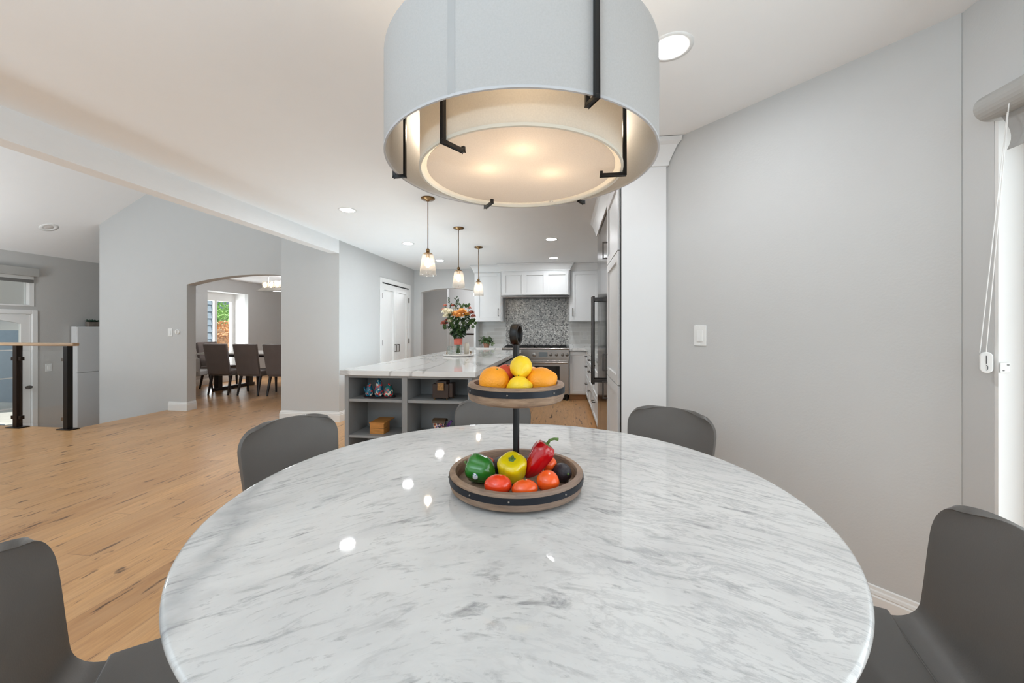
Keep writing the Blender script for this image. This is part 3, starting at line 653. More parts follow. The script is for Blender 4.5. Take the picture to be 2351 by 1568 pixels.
# ============================================================ ROUND TABLE
TX, TY = cf(.008, 1.204)[:2]; ZT = .76; RT = .8096
tb = thing('round_dining_table', 'round dining table with polished white and grey marble top', 'table', (TX, TY, 0), YAW)
m_ = MB(); m_.lathe([(0, ZT), (RT-.05, ZT), (RT-.012, ZT), (RT-.008, ZT-.0002), (RT-.002, ZT-.003), (RT, ZT-.008), (RT-.003, ZT-.016), (RT-.022, ZT-.030), (RT-.030, ZT-.034), (0, ZT-.034)], 160); m_.build('tabletop', MARBLE, tb, angle=50)
m_ = MB(); m_.lathe([(0, ZT-.034), (.20, ZT-.034), (.20, ZT-.05), (.09, ZT-.09), (.055, .42), (.06, .2), (.12, .07), (.30, .025), (.32, 0), (0, 0)], 48); m_.build('pedestal', WHITEP, tb, smooth=True)

# ============================================================ CHAIRS
def chair_proto():
    t = thing('dining_chair', '', 'chair', (0, 0, 0), 0, 'grey leather chairs round the marble table')
    hw = .235
    # back: curved shell, rounded top corners, flowing forward into the seat
    def rnd(v, w0, rr, hh):   # half width near the top with rounded corner
        return w0
    def back(u, v):
        s = 2*u-1; A_ = R(77); rad = .082; arc = rad*A_; ln = .305; tot = arc+ln; p = v*tot
        if p < arc: a = p/rad; y = -rad*sin(a); z = rad*(1-cos(a))
        else: y = -rad*sin(A_)-(p-arc)*cos(A_); z = rad*(1-cos(A_))+(p-arc)*sin(A_)
        sm = v*v*(3-2*v)
        wv = .212+.018*sm
        if v > .74:
            q = (v-.74)/.26; wv -= .085*(1-sqrt(max(0, 1-q**2.2)))
        wrap = .034*abs(s)**2.4*sm
        return (wv*s, -.17+y+wrap, .465+z-.016*abs(s)**2.6*sm+.010*abs(s)**2*(1-sm))
    m_ = MB(); m_.grid(back, 33, 41); o = m_.build('backrest', LEATH, t, smooth=True, solid=.018)
    md = o.modifiers.new('b', 'BEVEL'); md.width = .0080; md.segments = 4; md.limit_method = 'ANGLE'; md.angle_limit = R(50)
    def seat(u, v):
        s = 2*u-1; y = -.17+.42*v; wv = .212+.022*min(1, v*2)
        if v > .7: q = (v-.7)/.3; wv -= .08*(1-sqrt(max(0, 1-q*q)))
        z = .465+.012*abs(s)**2-.02*max(0, (v-.7)/.3)**2
        return (wv*s, y, z)
    m_ = MB(); m_.grid(seat, 21, 21); o = m_.build('seat', LEATH, t, smooth=True, solid=.045)
    md = o.modifiers.new('b', 'BEVEL'); md.width = .016; md.segments = 4; md.limit_method = 'ANGLE'; md.angle_limit = R(50)
    m_ = MB(); m_.tube([(-.21, -.166, .492), (-.1, -.17, .484), (0, -.17, .482), (.1, -.17, .484), (.21, -.166, .492)], .0035, 8); m_.build('piping', LEATH, t, smooth=True)
    for sx in (-1, 1):
        for sy in (-1, 1):
            m_ = MB(); m_.tube([(sx*.16, sy*.14, .448), (sx*.20, sy*.19+.0, 0)], [.015, .009], 12); m_.build('leg', BLACK, t, smooth=True)
    m_ = MB(); m_.box(-.17, .17, -.15, .15, .432, .446); m_.build('seat_frame', BLACK, t)
    return t
cp = chair_proto()
def place(first, ang, dist, lab, turn=0):
    """ang: degrees round the table seen from above in the viewing frame; dist: seat centre to table centre"""
    x, y, _ = cf(.008+dist*cos(R(ang)), 1.204+dist*sin(R(ang)))
    rz = R(ang)+YAW+R(90)+R(turn)
    if first: cp.location = (x, y, 0); cp.rotation_euler = (0, 0, rz); cp['label'] = lab
    else: dup(cp, (x, y, 0), rz, lab)
place(True, 148.6, .93, 'grey leather chair at the far left edge of the marble table')
place(False, 96, .89, 'grey leather chair facing the island shelves, behind the fruit stand')
place(False, 46.4, .90, 'grey leather chair by the white cabinet end panel, right rear of the table')
place(False, 211.3, .795, 'grey leather chair at the lower left corner, largest of the left side', -4)
place(False, -20.8, .80, 'grey leather chair at the lower right corner by the patio door', -3)

# ============================================================ FRUIT STAND
SX, SY = cf(.0126, 1.200)[:2]
fs_ = thing('tiered_stand', 'two tier round wooden serving stand with black bands and ring handle', 'fruit stand', (SX, SY, ZT), YAW)
def tray(name, r, z0, z1, rivets):
    m_ = MB(); m_.lathe([(0, z0), (r-.022, z0), (r-.004, z0+.008), (r, z0+.02), (r, z1-.003), (r-.003, z1), (r-.017, z1), (r-.019, z1-.003), (r-.019, z0+.016), (0, z0+.016)], 72)
    o = m_.build(name, TRAYW, fs_, angle=45); zb = z1-.026
    m_ = MB(); m_.lathe([(r, zb), (r+.0022, zb), (r+.0022, zb+.017), (r, zb+.017)], 72); m_.build('metal_band', BLKM, o, angle=40)
    for a in rivets: m_ = MB(); m_.ball(((r+.002)*cos(R(a)), (r+.002)*sin(R(a)), zb+.0085), .0032, 10, 6); m_.build('rivet', NICKEL, o, smooth=True)
    return o
tray('lower_tray', .2, .004, .057, [-12, -50, -96, -128, -172, 40, 90, 140])
tray('upper_tray', .145, .262, .318, [-45, -100, -155, 60, 120])
m_ = MB(); m_.tube([(0, 0, .018), (0, 0, .434)], .0100, 20); m_.build('post', BLACK, fs_, angle=50)
m_ = MB()
def ringf(u, v):
    a = 2*pi*u; b = 2*pi*v; ca = cos(b); sa = sin(b); e = lambda q: math.copysign(abs(q)**.6, q)
    rr = .0285+.0045*e(ca); th = .0125*e(sa); return Vector((rr*cos(a), th, rr*sin(a)))
RM = Matrix.Translation((0, 0, .463)) @ Matrix.Rotation(R(72), 4, 'Z')
m_.T = RM; m_.grid(lambda u, v: tuple(ringf(u, v)), 48, 13, True); m_.build('ring_handle', BLACK, fs_, smooth=True)
for a in (45, 135, 225, 315): m_ = MB(); m_.lathe([(0, 0), (.010, 0), (.011, .005), (0, .005)], 12, (.15*cos(R(a)), .15*sin(R(a)), 0)); m_.build('foot', RUBBER, fs_)

def F(x, d, z): return cf(.0126+x, 1.2+d, z)
def fruit(name, label, cat, pos, rot, build, mt, group):
    o = MB(); build(o); ob = o.build(name, mt, None, smooth=True); ob.location = pos; ob.rotation_euler = rot; tag(ob, label, cat, group); return ob
G1 = 'citrus and stone fruit on the upper tray'; G2 = 'vegetables on the lower tray'
def citrus(r, nub=0.0, sq=1.0):
    def f(o): o.ball((0, 0, 0), (r, r, r*sq), 36, 24, lambda d: 1+nub*max(0, d.z)**14+nub*.5*max(0, -d.z)**16+.008*sin(5*d.x+2*d.y))
    return f
def nubbed(par, x, z, r, m):
    b = MB(); b.lathe([(0, 0), (r, 0), (r*.8, .002), (0, .003)], 10, (x, 0, z)); b.build('stem_end', m, par, smooth=True)
zt = 1.045
o = fruit('orange', 'round orange at the left of the upper tray', 'orange', F(-.064, -.055, zt+.0425), (0.4, .3, 0), citrus(.0445, -.012, .95), ORANGE, G1); nubbed(o, 0, .0405, .003, STEM)
o = fruit('orange', 'bulging orange at the right of the upper tray', 'orange', F(.070, -.04, zt+.0385), (.2, 1.2, .3), citrus(.0425, .16, 1.08), ORANGE, G1); nubbed(o, 0, .047, .003, STEM)
o = fruit('lemon', 'lemon at the front of the upper tray, low beside the rim', 'lemon', F(.007, -.082, zt+.030), (0, 1.45, .2), citrus(.0305, .20, 1.08), LEMON, G1); nubbed(o, 0, .038, .002, STEM)
o = fruit('lemon', 'lemon resting on top of the heap of fruit', 'lemon', F(.014, -.045, zt+.083), (.5, -2.15, .9), citrus(.0330, .25, 1.05), LEMON, G1); nubbed(o, 0, .042, .002, STEM)
o = fruit('nectarine', 'red and yellow nectarine behind the top lemon', 'nectarine', F(-.030, .028, zt+.052), (.3, .2, 0), citrus(.034, -.02, .95), NECT, G1); nubbed(o, 0, .031, .002, STEM)
fruit('orange', 'orange hidden at the back of the upper tray', 'orange', F(.052, .060, zt+.037), (1, .2, 0), citrus(.036, 0, 1), ORANGE, G1)

def pepper(par_name, label, pos, rot, r, ln, mt, lobes=4, taper=.8, stem=.022, curve=0.0, depth=.1):
    """bell pepper: local +z is the stem end"""
    t = thing(par_name, label, 'pepper', pos, 0, G2); t.rotation_euler = rot
    n = 22; prof = []
    for i in range(n+1):
        q = i/n; z = ln*q
        w_ = (sin(pi*min(1, q/.36)/2) if q < .36 else 1)**.7*(taper+(1-taper)*min(1, q/.7))
        if q > .78: w_ *= sqrt(max(0.0, 1-((q-.78)/.26)**2))
        prof.append((max(r*w_, 0.0001), z-(.004 if i == n else 0)))
    prof += [(r*.30, ln*.955), (.0001, ln*.93)]
    def lb(a, rr, z):
        return 1+depth*(abs(cos(a*lobes/2))**.8-.62)*(.5+.5*min(1, z/ln*1.4))
    m_ = MB(); m_.lathe(prof, 64, (0, 0, -ln/2), lb)
    if curve: m_.v = [(x+curve*sin(pi*(z/ln+.5)), y, z) for x, y, z in m_.v]
    m_.build('pepper_body', mt, t, smooth=True)
    m_ = MB(); m_.lathe([(0, .0), (.017, .001), (.012, .005), (.005, .009), (0, .009)], 20, (0, 0, ln/2-.010), lambda a, r_, z: 1+.18*cos(5*a)); m_.tube([(0, 0, ln/2-.006), (0, 0, ln/2+stem*.4), (stem*.35, 0, ln/2+stem*.8), (stem*.8, 0, ln/2+stem)], [.0055, .004, .0038, .0048], 10); m_.build('stalk', STEM, t, smooth=True)
    return t
zl = ZT+.020
gp = pepper('green_bell_pepper', 'green bell pepper lying on its side with a small round sticker', F(-.102, -.030, zl+.043), (R(12), R(-84), R(-28)), .041, .088, GPEP, 4, .80, .014, depth=.13)
m_ = MB(); m_.ball((0, 0, 0), (.0105, .0105, .0012), 20, 6); st_ = m_.build('sticker', floral_mat('sticker_print', rgb(236, 238, 244), rgb(236, 238, 244), rgb(120, 150, 196), rgb(60, 84, 130), 260), gp, smooth=True)
q_ = gp.rotation_euler.to_matrix(); o_ = Vector((-.30, -.88, -.20)).normalized()
st_.location = q_.inverted() @ (o_*.0405); st_.rotation_euler = (q_.inverted() @ o_).to_track_quat('Z', 'Y').to_euler()
pepper('yellow_bell_pepper', 'yellow bell pepper standing upright with its green stalk up', F(-.012, -.040, zl+.046), (R(24), R(-3), R(10)), .0415, .086, YPEP, 4, .86, .006, depth=.14)
pepper('red_bell_pepper', 'long glossy red pepper leaning out of the tray, green stalk up', F(.062, -.022, zl+.066), (R(-4), R(33), R(8)), .0335, .122, RPEP, 3, .66, .026, depth=.16)
def tomf(rx, rz): 
    def f(o): o.ball((0, 0, 0), (rx, rz, rz*.96), 36, 22, lambda d: 1+.02*cos(4*math.atan2(d.y, d.z))*(1-d.x*d.x))
    return f
def tomato(label, pos, rot, rx, rz, m=TOM):
    o = fruit('tomato', label, 'tomato', pos, rot, tomf(rx, rz), m, G2)
    b = MB(); b.lathe([(0, 0), (.003, 0), (.0025, .001), (0, .0015)], 10, (0, 0, rz*.95)); b.build('stem_scar', STEM, o, smooth=True); return o
tomato('red plum tomato in front of the green pepper', F(-.051, -.118, zl+.031), (0, 0, YAW), .038, .029)
tomato('orange red plum tomato at the front centre of the lower tray', F(.022, -.132, zl+.026), (0, 0, YAW+.15), .036, .0255, TOMO)
tomato('orange red tomato at the front right, touching the avocado', F(.088, -.095, zl+.032), (0, .3, YAW+.6), .033, .031, TOMO)
tomato('red tomato behind the green pepper at the left rear', F(-.092, .055, zl+.025), (0, 0, 1), .032, .026)
tomato('small orange tomato peeking out behind the red pepper', F(.100, .012, zl+.045), (0, 0, 1), .026, .024, TOMO)
def avof(o): o.ball((0, 0, 0), (.028, .028, .040), 32, 22, lambda d: 1-.16*max(0, d.z)**1.5)
def avocado(label, pos, rot):
    o = fruit('avocado', label, 'avocado', pos, rot, avof, AVO, G2)
    b = MB(); b.lathe([(0, 0), (.004, 0), (.003, .003), (0, .003)], 10, (0, 0, .0325)); b.build('stem_end', STEM, o, smooth=True)
avocado('dark avocado at the right edge of the lower tray', F(.138, -.010, zl+.026), (R(80), 0, .6))
avocado('dark avocado behind the red pepper beside the black post', F(.040, .055, zl+.027), (R(85), 0, 1.9))
avocado('dark avocado between green and yellow peppers', F(-.045, .045, zl+.027), (R(85), 0, .6))

# ============================================================ KITCHEN ISLAND
IX0, IX1, IY0, IY1 = -1.775, -.668, 2.936, 6.17
isl = thing('kitchen_island', 'grey kitchen island with open shelves on its near end', 'kitchen island', ((IX0+IX1)/2, IY0, 0))
ox, oy = (IX0+IX1)/2, IY0
bx0, bx1, by0, by1 = IX0+.03-ox, IX1-.03-ox, .025, IY1-IY0-.03
zt_, D_ = .874, .32
m_ = MB(); m_.box(bx0, bx0+.035, by0, by0+D_, .0, zt_); m_.box(bx1-.035, bx1, by0, by0+D_, 0, zt_); mid = (bx0+bx1)/2-.02
m_.box(mid-.022, mid+.022, by0, by0+D_, .0, zt_); m_.box(bx0+.035, bx1-.035, by0+D_-.015, by0+D_, 0, zt_-.0)
m_.box(bx0+.035, mid-.022, by0, by0+D_-.015, zt_-.02, zt_); m_.box(mid+.022, bx1-.035, by0, by0+D_-.015, zt_-.02, zt_)
m_.box(bx0+.035, mid-.022, by0, by0+D_-.015, 0, .10); m_.box(mid+.022, bx1-.035, by0, by0+D_-.015, 0, .10)
m_.build('shelf_case', CABG, isl, bevel=.002)
for (a, b_) in ((bx0+.036, mid-.023), (mid+.023, bx1-.036)):
    for z in (.684, .394): m_ = MB(); m_.box(a, b_, by0+.004, by0+D_-.016, z-.022, z); m_.build('shelf', CABG, isl, bevel=.0015)
m_ = MB(); m_.box(bx0, bx1, by0+D_, by1, .09, zt_); m_.box(bx0+.06, bx1-.06, by0+D_, by1-.06, 0, .09); m_.build('body', CABG, isl)
yy = by0+D_+.03
for i in range(4):
    shaker(isl, 'door', FXp(bx1+.02, yy+i*.70, .12), .68, .73, CABG, handle=(.62, .6, .14, False))
isl_top = thing('island_countertop', 'white quartz countertop with grey veins on the island', 'countertop', (ox, oy, 0))
m_ = MB(); m_.box(IX0-ox, IX1-ox, 0, IY1-IY0, .874, .914); m_.build('slab', QUARTZ, isl_top, bevel=.002)

# things on the island shelves
def enamel_pot(name, label, loc, r, h, m, handle=True, spout=True, rot=0):
    t = thing(name, label, 'teapot', loc, rot, 'enamelled pots on the upper left shelf')
    b = MB(); b.lathe([(0, 0), (r*.8, 0), (r, h*.15), (r*.95, h*.45), (r*.7, h*.68), (r*.62, h*.75), (0, h*.75)], 28); b.build('pot_body', m, t, angle=60)
    b = MB(); b.lathe([(r*.66, h*.75), (r*.5, h*.88), (r*.15, h*.93), (r*.16, h), (0, h)], 24); b.build('lid', m, t, angle=60)
    if handle: b = MB(); b.tube([(0, r*.6*cos(R(a)), h*.72+r*.9*sin(R(a))) for a in range(0, 181, 20)], .004, 8); b.build('handle', ENAMEL, t, smooth=True)
    if spout: b = MB(); b.tube([(-r*.8, 0, h*.3), (-r*1.25, 0, h*.5), (-r*1.45, 0, h*.72)], [.012, .008, .006], 10); b.build('spout', m, t, smooth=True)
    return t
SYF = IY0+.1
b = MB(); b.lathe([(0, 0), (.13, 0), (.14, .006), (.136, .008), (.128, .004), (0, .004)], 40); o = b.build('serving_plate', mat('dark_tray', rgb(66, 48, 46), .4, var=.2), None, smooth=True); o.location = (-1.50, SYF+.04, .684); o.scale = (1, .62, 1)
tag(o, 'dark oval plate under the enamelled pots on the upper left shelf', 'plate')
enamel_pot('enamel_pot', 'small blue enamelled pot with wire handle at the left of its plate', (-1.588, SYF+.03, .692), .032, .105, ENAMEL)
enamel_pot('enamel_jug', 'tall blue floral enamelled jug in the middle of the plate', (-1.505, SYF+.03, .692), .036, .150, ENAMEL, True, False)
enamel_pot('enamel_teapot', 'round red flowered enamelled teapot at the right of the plate', (-1.420, SYF+.03, .692), .042, .105, ENAMELR, False, False)
# dark wooden miniature chest on casters
t = thing('miniature_chest', 'dark brown miniature organ cabinet on casters, upper right island shelf', 'figurine', (-.955, SYF+.02, .684))
m_ = MB(); m_.box(-.075, .055, -.05, .05, .012, .125); m_.box(.055, .085, -.04, .05, .02, .13); m_.box(-.045, .04, -.055, .045, .125, .148); m_.build('case', mat('dark_walnut', rgb(52, 34, 24), .4, var=.2), t, bevel=.003)
m_ = MB(); m_.prism([(-.03, -.062), (.02, -.062), (.02, -.058), (-.03, -.058)], .075, .135); m_.build('sheet', mat('amber_paper', rgb(160, 118, 66), .6, var=.3, vscale=80), t)
for sx in (-.06, .04): m_ = MB(); m_.ball((sx, -.04, .006), .006, 10, 6); m_.build('caster', BRASS, t, smooth=True)
for sx in (-.06, .07): m_ = MB(); m_.ball((sx, .04, .006), .006, 10, 6); m_.build('caster', BRASS, t, smooth=True)
# bamboo box
t = thing('wooden_box', 'orange brown bamboo box with an overhanging lid, lower left island shelf', 'box', (-1.495, SYF+.04, .394))
m_ = MB(); m_.box(-.065, .055, -.06, .05, 0, .085); m_.build('box_body', BOXW, t, bevel=.002)
m_ = MB(); m_.box(-.066, .056, -.0615, .0, .046, .048); m_.build('groove', DARK, t)
m_ = MB(); m_.add([(-.07, -.062, .085), (.06, -.062, .085), (.075, .1, .095), (-.055, .1, .095), (-.07, -.062, .092), (.06, -.062, .092), (.075, .1, .102), (-.055, .1, .102)], [(0, 1, 2, 3), (4, 5, 6, 7), (0, 1, 5, 4), (1, 2, 6, 5), (2, 3, 7, 6), (3, 0, 4, 7)]); m_.build('lid', BOXW, t)
# painted miniature wagon
t = thing('painted_wagon', 'small painted miniature wagon with brown roof, lower right island shelf', 'figurine', (-.965, SYF+.03, .394))
m_ = MB(); m_.box(-.065, .02, -.035, .035, .05, .10); m_.build('cabin', MINI, t)
m_ = MB(); m_.grid(lambda u, v: (-.075+.105*v, .045*cos(pi*u), .10+.03*sin(pi*u)), 13, 2); m_.build('roof', mat('roof_brown', rgb(84, 66, 48), .5, var=.2), t, solid=.004)
m_ = MB(); m_.box(-.07, .08, -.04, .04, .02, .05); m_.build('platform', MINI, t)
for sx in (-.05, -.01, .035, .07):
    m_ = MB(); m_.T = Matrix.Translation((sx, -.044, .018)) @ Matrix.Rotation(R(90), 4, 'X'); m_.lathe([(0, 0), (.017, 0), (.017, .006), (0, .006)], 16); m_.build('wheel', DARK, t)
m_ = MB(); m_.tube([(.03, 0, .05), (.05, 0, .09), (.075, 0, .115)], .009, 8); m_.tube([(.04, -.02, .05), (.06, -.02, .08), (.08, -.02, .12)], .004, 8); m_.build('boom', mat('purple_paint', rgb(96, 52, 128), .4), t, smooth=True)

# marble board, vase, jars, bouquet on the island
BX, BY, BZ = -1.285, 4.74, .914
t = thing('round_marble_board', 'round white marble board with small metal handles on the island', 'tray', (BX, BY, BZ))
m_ = MB(); m_.lathe([(0, .006), (.175, .006), (.19, .008), (.192, .02), (.188, .024), (0, .024)], 56); m_.build('board', mat('white_marble', rgb(232, 228, 222), .15, var=.06, vscale=9), t, angle=40)
for a in (0, 120, 240): m_ = MB(); m_.lathe([(0, 0), (.012, 0), (.012, .006), (0, .006)], 12, (.13*cos(R(a)), .13*sin(R(a)), 0)); m_.build('foot', RUBBER, t)
for sx in (-1, 1): m_ = MB(); m_.tube([(sx*.15, -.03+.06*i/8, .024+.035*sin(pi*i/8)) for i in range(9)], .004, 8); m_.build('handle', BRASS, t, smooth=True)
VX, VY, VZ = BX-.01, BY, BZ+.0245
t = thing('glass_vase', 'clear glass vase with a salmon pink band holding the bouquet', 'vase', (VX, VY, VZ))
vp = [(0, 0), (.046, 0), (.050, .004), (.050, .09), (.046, .13), (.052, .20), (.066, .245)]
m_ = MB(); m_.lathe(vp+[(.064, .246), (.050, .2), (.044, .13), (.047, .09), (.047, .008), (0, .008)], 36); m_.build('vessel', VGLASS, t, smooth=True)
m_ = MB(); m_.lathe([(.0505, .115), (.0485, .13), (.050, .165), (.053, .19), (.0545, .19), (.052, .16), (.0505, .13), (.052, .115), (.0505, .115)], 36); m_.build('ribbon_band', mat('salmon_band', rgb(206, 104, 86), .6, var=.1), t, smooth=True)
def jar(name, lab, x, y, r, h, m):
    b = MB(); b.lathe([(0, 0), (r, 0), (r, h*.8), (r*.85, h*.9), (r*.85, h), (r*.8, h), (r*.8, h*.9), (r*.93, h*.8), (r*.93, .004), (0, .004)], 26); o = b.build(name, m, None, smooth=True); o.location = (x, y, BZ+.0245); tag(o, lab, 'jar'); return o
jar('glass_jar', 'short clear glass jar left of the vase on the marble board', VX-.085, VY-.055, .036, .10, VGLASS)
jar('candle_cup', 'small cream candle cup behind the vase on the right', VX+.088, VY+.08, .030, .135, mat('cream_wax', rgb(232, 224, 208), .5, var=.03))
# bouquet
bq = thing('flower_bouquet', 'mixed bouquet of cream, orange and pink blooms with dark leaves', 'flowers', (VX, VY, VZ))
rnd = random.Random(3)
heads = []
FC = {'cream': mat('cream_petals', rgb(240, 232, 208), .6, var=.08, vscale=40), 'orange': mat('orange_petals', rgb(236, 174, 96), .6, var=.15, vscale=40),
      'pink': mat('dusty_pink_petals', rgb(206, 130, 112), .6, var=.2, vscale=40), 'gold': mat('gold_petals', rgb(216, 166, 70), .6, var=.15, vscale=40), 'rust': mat('rust_petals', rgb(164, 88, 70), .6, var=.25, vscale=40)}
FL = [('cream', -.135, .53, .062, -.05), ('cream', -.085, .515, .062, -.08), ('cream', -.115, .475, .055, -.09), ('orange', .00, .49, .068, -.09), ('orange', .06, .52, .07, -.06), ('orange', .045, .475, .055, -.10), ('gold', .115, .49, .045, -.03),
      ('rust', .165, .51, .045, .0), ('pink', .185, .47, .035, .02), ('rust', -.17, .385, .05, -.02), ('rust', -.125, .42, .035, -.03), ('cream', -.085, .41, .042, -.06), ('pink', -.165, .60, .03, .0),
      ('rust', -.07, .60, .035, 0), ('pink', -.19, .55, .025, .0), ('cream', -.04, .57, .03, .03), ('pink', .13, .57, .03, .05)]
m_ = MB()
for (k, x, z, r, y) in FL: m_.tube([(rnd.uniform(-.02, .02), rnd.uniform(-.02, .02), .012), (x*.12, y*.2, .2), (x*.6, y*.7, z*.75), (x, y, z)], .0028, 6)
for i in range(16): a = rnd.uniform(0, 6.28); m_.tube([(.025*cos(a), .025*sin(a), .012), (.02*cos(a+2), .02*sin(a+2), .15), (.10*cos(a), .08*sin(a), .4)], .003, 6)
m_.build('stems', STEM, bq, smooth=True)
for (k, x, z, r, y) in FL:
    b = MB()
    for lay in range(4):
        n = 10-lay*2
        for i in range(n):
            a = 2*pi*i/n+lay*.5; el = .15+lay*.38; d = Vector((cos(a)*cos(el), sin(a)*cos(el), sin(el)))
            d = Vector((d.x, d.y*.8-d.z*.55, d.z*.7+d.y*.2)); b.leaf((x, y, z), d, (0, -.5, 1), r*(1-.12*lay), r*.75, .35)
    b.ball((x, y-.01, z+.004), r*.42, 10, 6); b.build('flower', FC[k], bq)
b = MB(); b2 = MB()
for i in range(190):
    a = rnd.uniform(0, 2*pi); zz_ = rnd.uniform(.22, .50); rad = (.03+.11*min(1, (zz_-.2)/.2))*sqrt(rnd.uniform(.1, 1))
    p = (rad*cos(a), rad*sin(a)*.8, zz_); d = Vector((cos(a), sin(a), rnd.uniform(-.6, .7)))
    (b if i % 3 else b2).leaf(p, d+Vector((0, 0, -.35)), (0, -.3, 1), rnd.uniform(.045, .07), rnd.uniform(.036, .055), rnd.uniform(.2, .5))
for (x, z) in ((.19, .42), (.175, .36), (.205, .39), (-.14, .33), (.12, .60), (.05, .60)):
    for q in range(3): b2.leaf((x+rnd.uniform(-.01, .01), -.03, z+rnd.uniform(-.02, .02)), (rnd.uniform(-.5, .8), -.4, rnd.uniform(-.5, .6)), (0, -1, .3), .05, .05, .1)
for (x, z) in ((-.10, .62), (-.02, .63), (-.005, .60)):
    for q in range(7): b.leaf((x+rnd.uniform(-.008, .008), -.02, z-.05+q*.018), (rnd.choice((-1, 1))*.8, -.3, .7), (0, -1, .3), .035, .016, .1)
b.build('foliage', LEAFD, bq, smooth=True); b2.build('foliage', LEAFM, bq, smooth=True)

# ============================================================ BACK WALL KITCHEN
YB = 7.6
def crown(b, x0, x1, y, left=True, right=True, z1=CEILZ-.003, h=.13, pr=.075, yb=None):
    """cove crown along a front at y (projecting to -y) and returning along the sides"""
    prof = [(0, z1-h), (.012, z1-h), (.014, z1-h*.85), (.03, z1-h*.6), (pr*.7, z1-h*.25), (pr*.95, z1-h*.12), (pr, z1)]
    yb = YB if yb is None else yb
    for i in range(len(prof)-1):
        (a, za), (c_, zc) = prof[i], prof[i+1]
        P = [[(x0-a*left, yb, za), (x0-a*left, y-a, za), (x1+a*right, y-a, za), (x1+a*right, yb, za)], [(x0-c_*left, yb, zc), (x0-c_*left, y-c_, zc), (x1+c_*right, y-c_, zc), (x1+c_*right, yb, zc)]]
        b.add(P[0]+P[1], [(k, k+1, k+5, k+4) for k in range(3)])
HX0, HX1 = -1.135, .10
t = thing('range_hood', 'white panelled range hood cover above the stove', 'range hood', ((HX0+HX1)/2, YB, 0)); oxh = (HX0+HX1)/2
m_ = MB(); yf = -.46; m_.box(HX0-oxh, HX1-oxh, yf, 0, 1.84, CEILZ-.13); m_.box(HX0-oxh, HX1-oxh, yf, 0, 1.845, 1.86); m_.build('hood_body', CABW, t)
for i in range(3):
    wd = (HX1-HX0-.06)/3; shaker(t, 'panel', FY(HX0-oxh+.03+i*wd, yf-.03, 1.87), wd, .40, CABW, th=.03, rail=.045)
m_ = MB(); crown(m_, HX0-oxh, HX1-oxh, yf, yb=0); m_.build('crown_moulding', CABW, t, solid=.004)
m_ = MB(); m_.box(HX0-oxh+.06, HX1-oxh-.03, yf+.03, -.02, 1.825, 1.84); m_.build('extractor_insert', HSTEEL, t)
# upper cabinets
def upper(label, x0, x1, hx, cl, cr):
    t = thing('wall_cabinet', label, 'wall cabinet', ((x0+x1)/2, YB, 0), 0, 'white wall cabinets beside the hood'); o_ = (x0+x1)/2
    b = MB(); b.box(x0-o_, x1-o_, -.33, 0, 1.39, CEILZ-.11); b.build('cabinet_body', CABW, t)
    shaker(t, 'door', FY(x0-o_+.03, -.35, 1.40), (x1-x0)-.06, .90, CABW, th=.02, rail=.065, handle=(hx-x0-.03, .16, .13, False))
    b = MB(); crown(b, x0-o_, x1-o_, -.33, cl, cr, yb=0); b.build('crown_moulding', CABW, t, solid=.004)
    return t
upper('white wall cabinet left of the range hood above the potted plant', -1.67, HX0-.002, HX0-.075, True, False)
upper('white wall cabinet right of the range hood beside the refrigerator', HX1+.002, .66, HX1+.055, False, False)
c = MB(); c.box(-1.67, HX0-.0, YB-.012, YB-.001, .96, 1.39); o = struct(c.build('wall_tile_left', TILE))
c = MB(); c.box(HX1, 1.02, YB-.012, YB-.001, .96, 1.39); struct(c.build('wall_tile_right', TILE))
c = MB(); c.box(HX0, HX1, YB-.014, YB-.001, .93, 1.83); struct(c.build('wall_mosaic', MOSAIC))
for x in (HX0+.0, HX1-.012): c = MB(); c.box(x, x+.014, YB-.02, YB-.014, .93, 1.83); struct(c.build('trim_mosaic_edge', TRIM))
c = MB(); c.box(-1.68, -1.645, YB-.33, YB, .914, 1.39); o = c.build('side_panel', CABW); tag(o, 'narrow white panel between counter and left wall cabinet', 'panel')
# outlets on the tile
def plate(name, lab, cat, M, wd, h, kind, m=WHITEP):
    t = thing(name, lab, cat); t.matrix_world = M
    b = MB(); b.box(-wd/2, wd/2, -.006, 0, -h/2, h/2); b.build('cover_plate', m, t, bevel=.003)
    b = MB()
    if kind == 'switch': b.add([(-.017, -.006, -.033), (.017, -.006, -.033), (.017, -.006, .033), (-.017, -.006, .033), (-.017, -.013, -.033), (.017, -.013, -.033), (.017, -.008, .033), (-.017, -.008, .033)], [(0, 1, 2, 3), (4, 5, 6, 7), (0, 1, 5, 4), (1, 2, 6, 5), (2, 3, 7, 6), (3, 0, 4, 7)]); b.build('rocker', m, t, bevel=.001)
    else:
        for z in (-.02, .02): b.box(-.014, .014, -.009, -.006, z-.013, z+.013)
        b.build('socket', m, t, bevel=.001)
    b = MB()
    for z in (-h*.40, h*.40): b.ball((0, -.0065, z), (.0028, .001, .0028), 8, 5)
    b.build('screw', m, t); return t
plate('wall_outlet', 'pale outlet on the tile right of the mosaic', 'outlet', FY(.39, YB-.012, 1.13), .075, .115, 'outlet', mat('outlet_grey', rgb(205, 203, 200), .4))
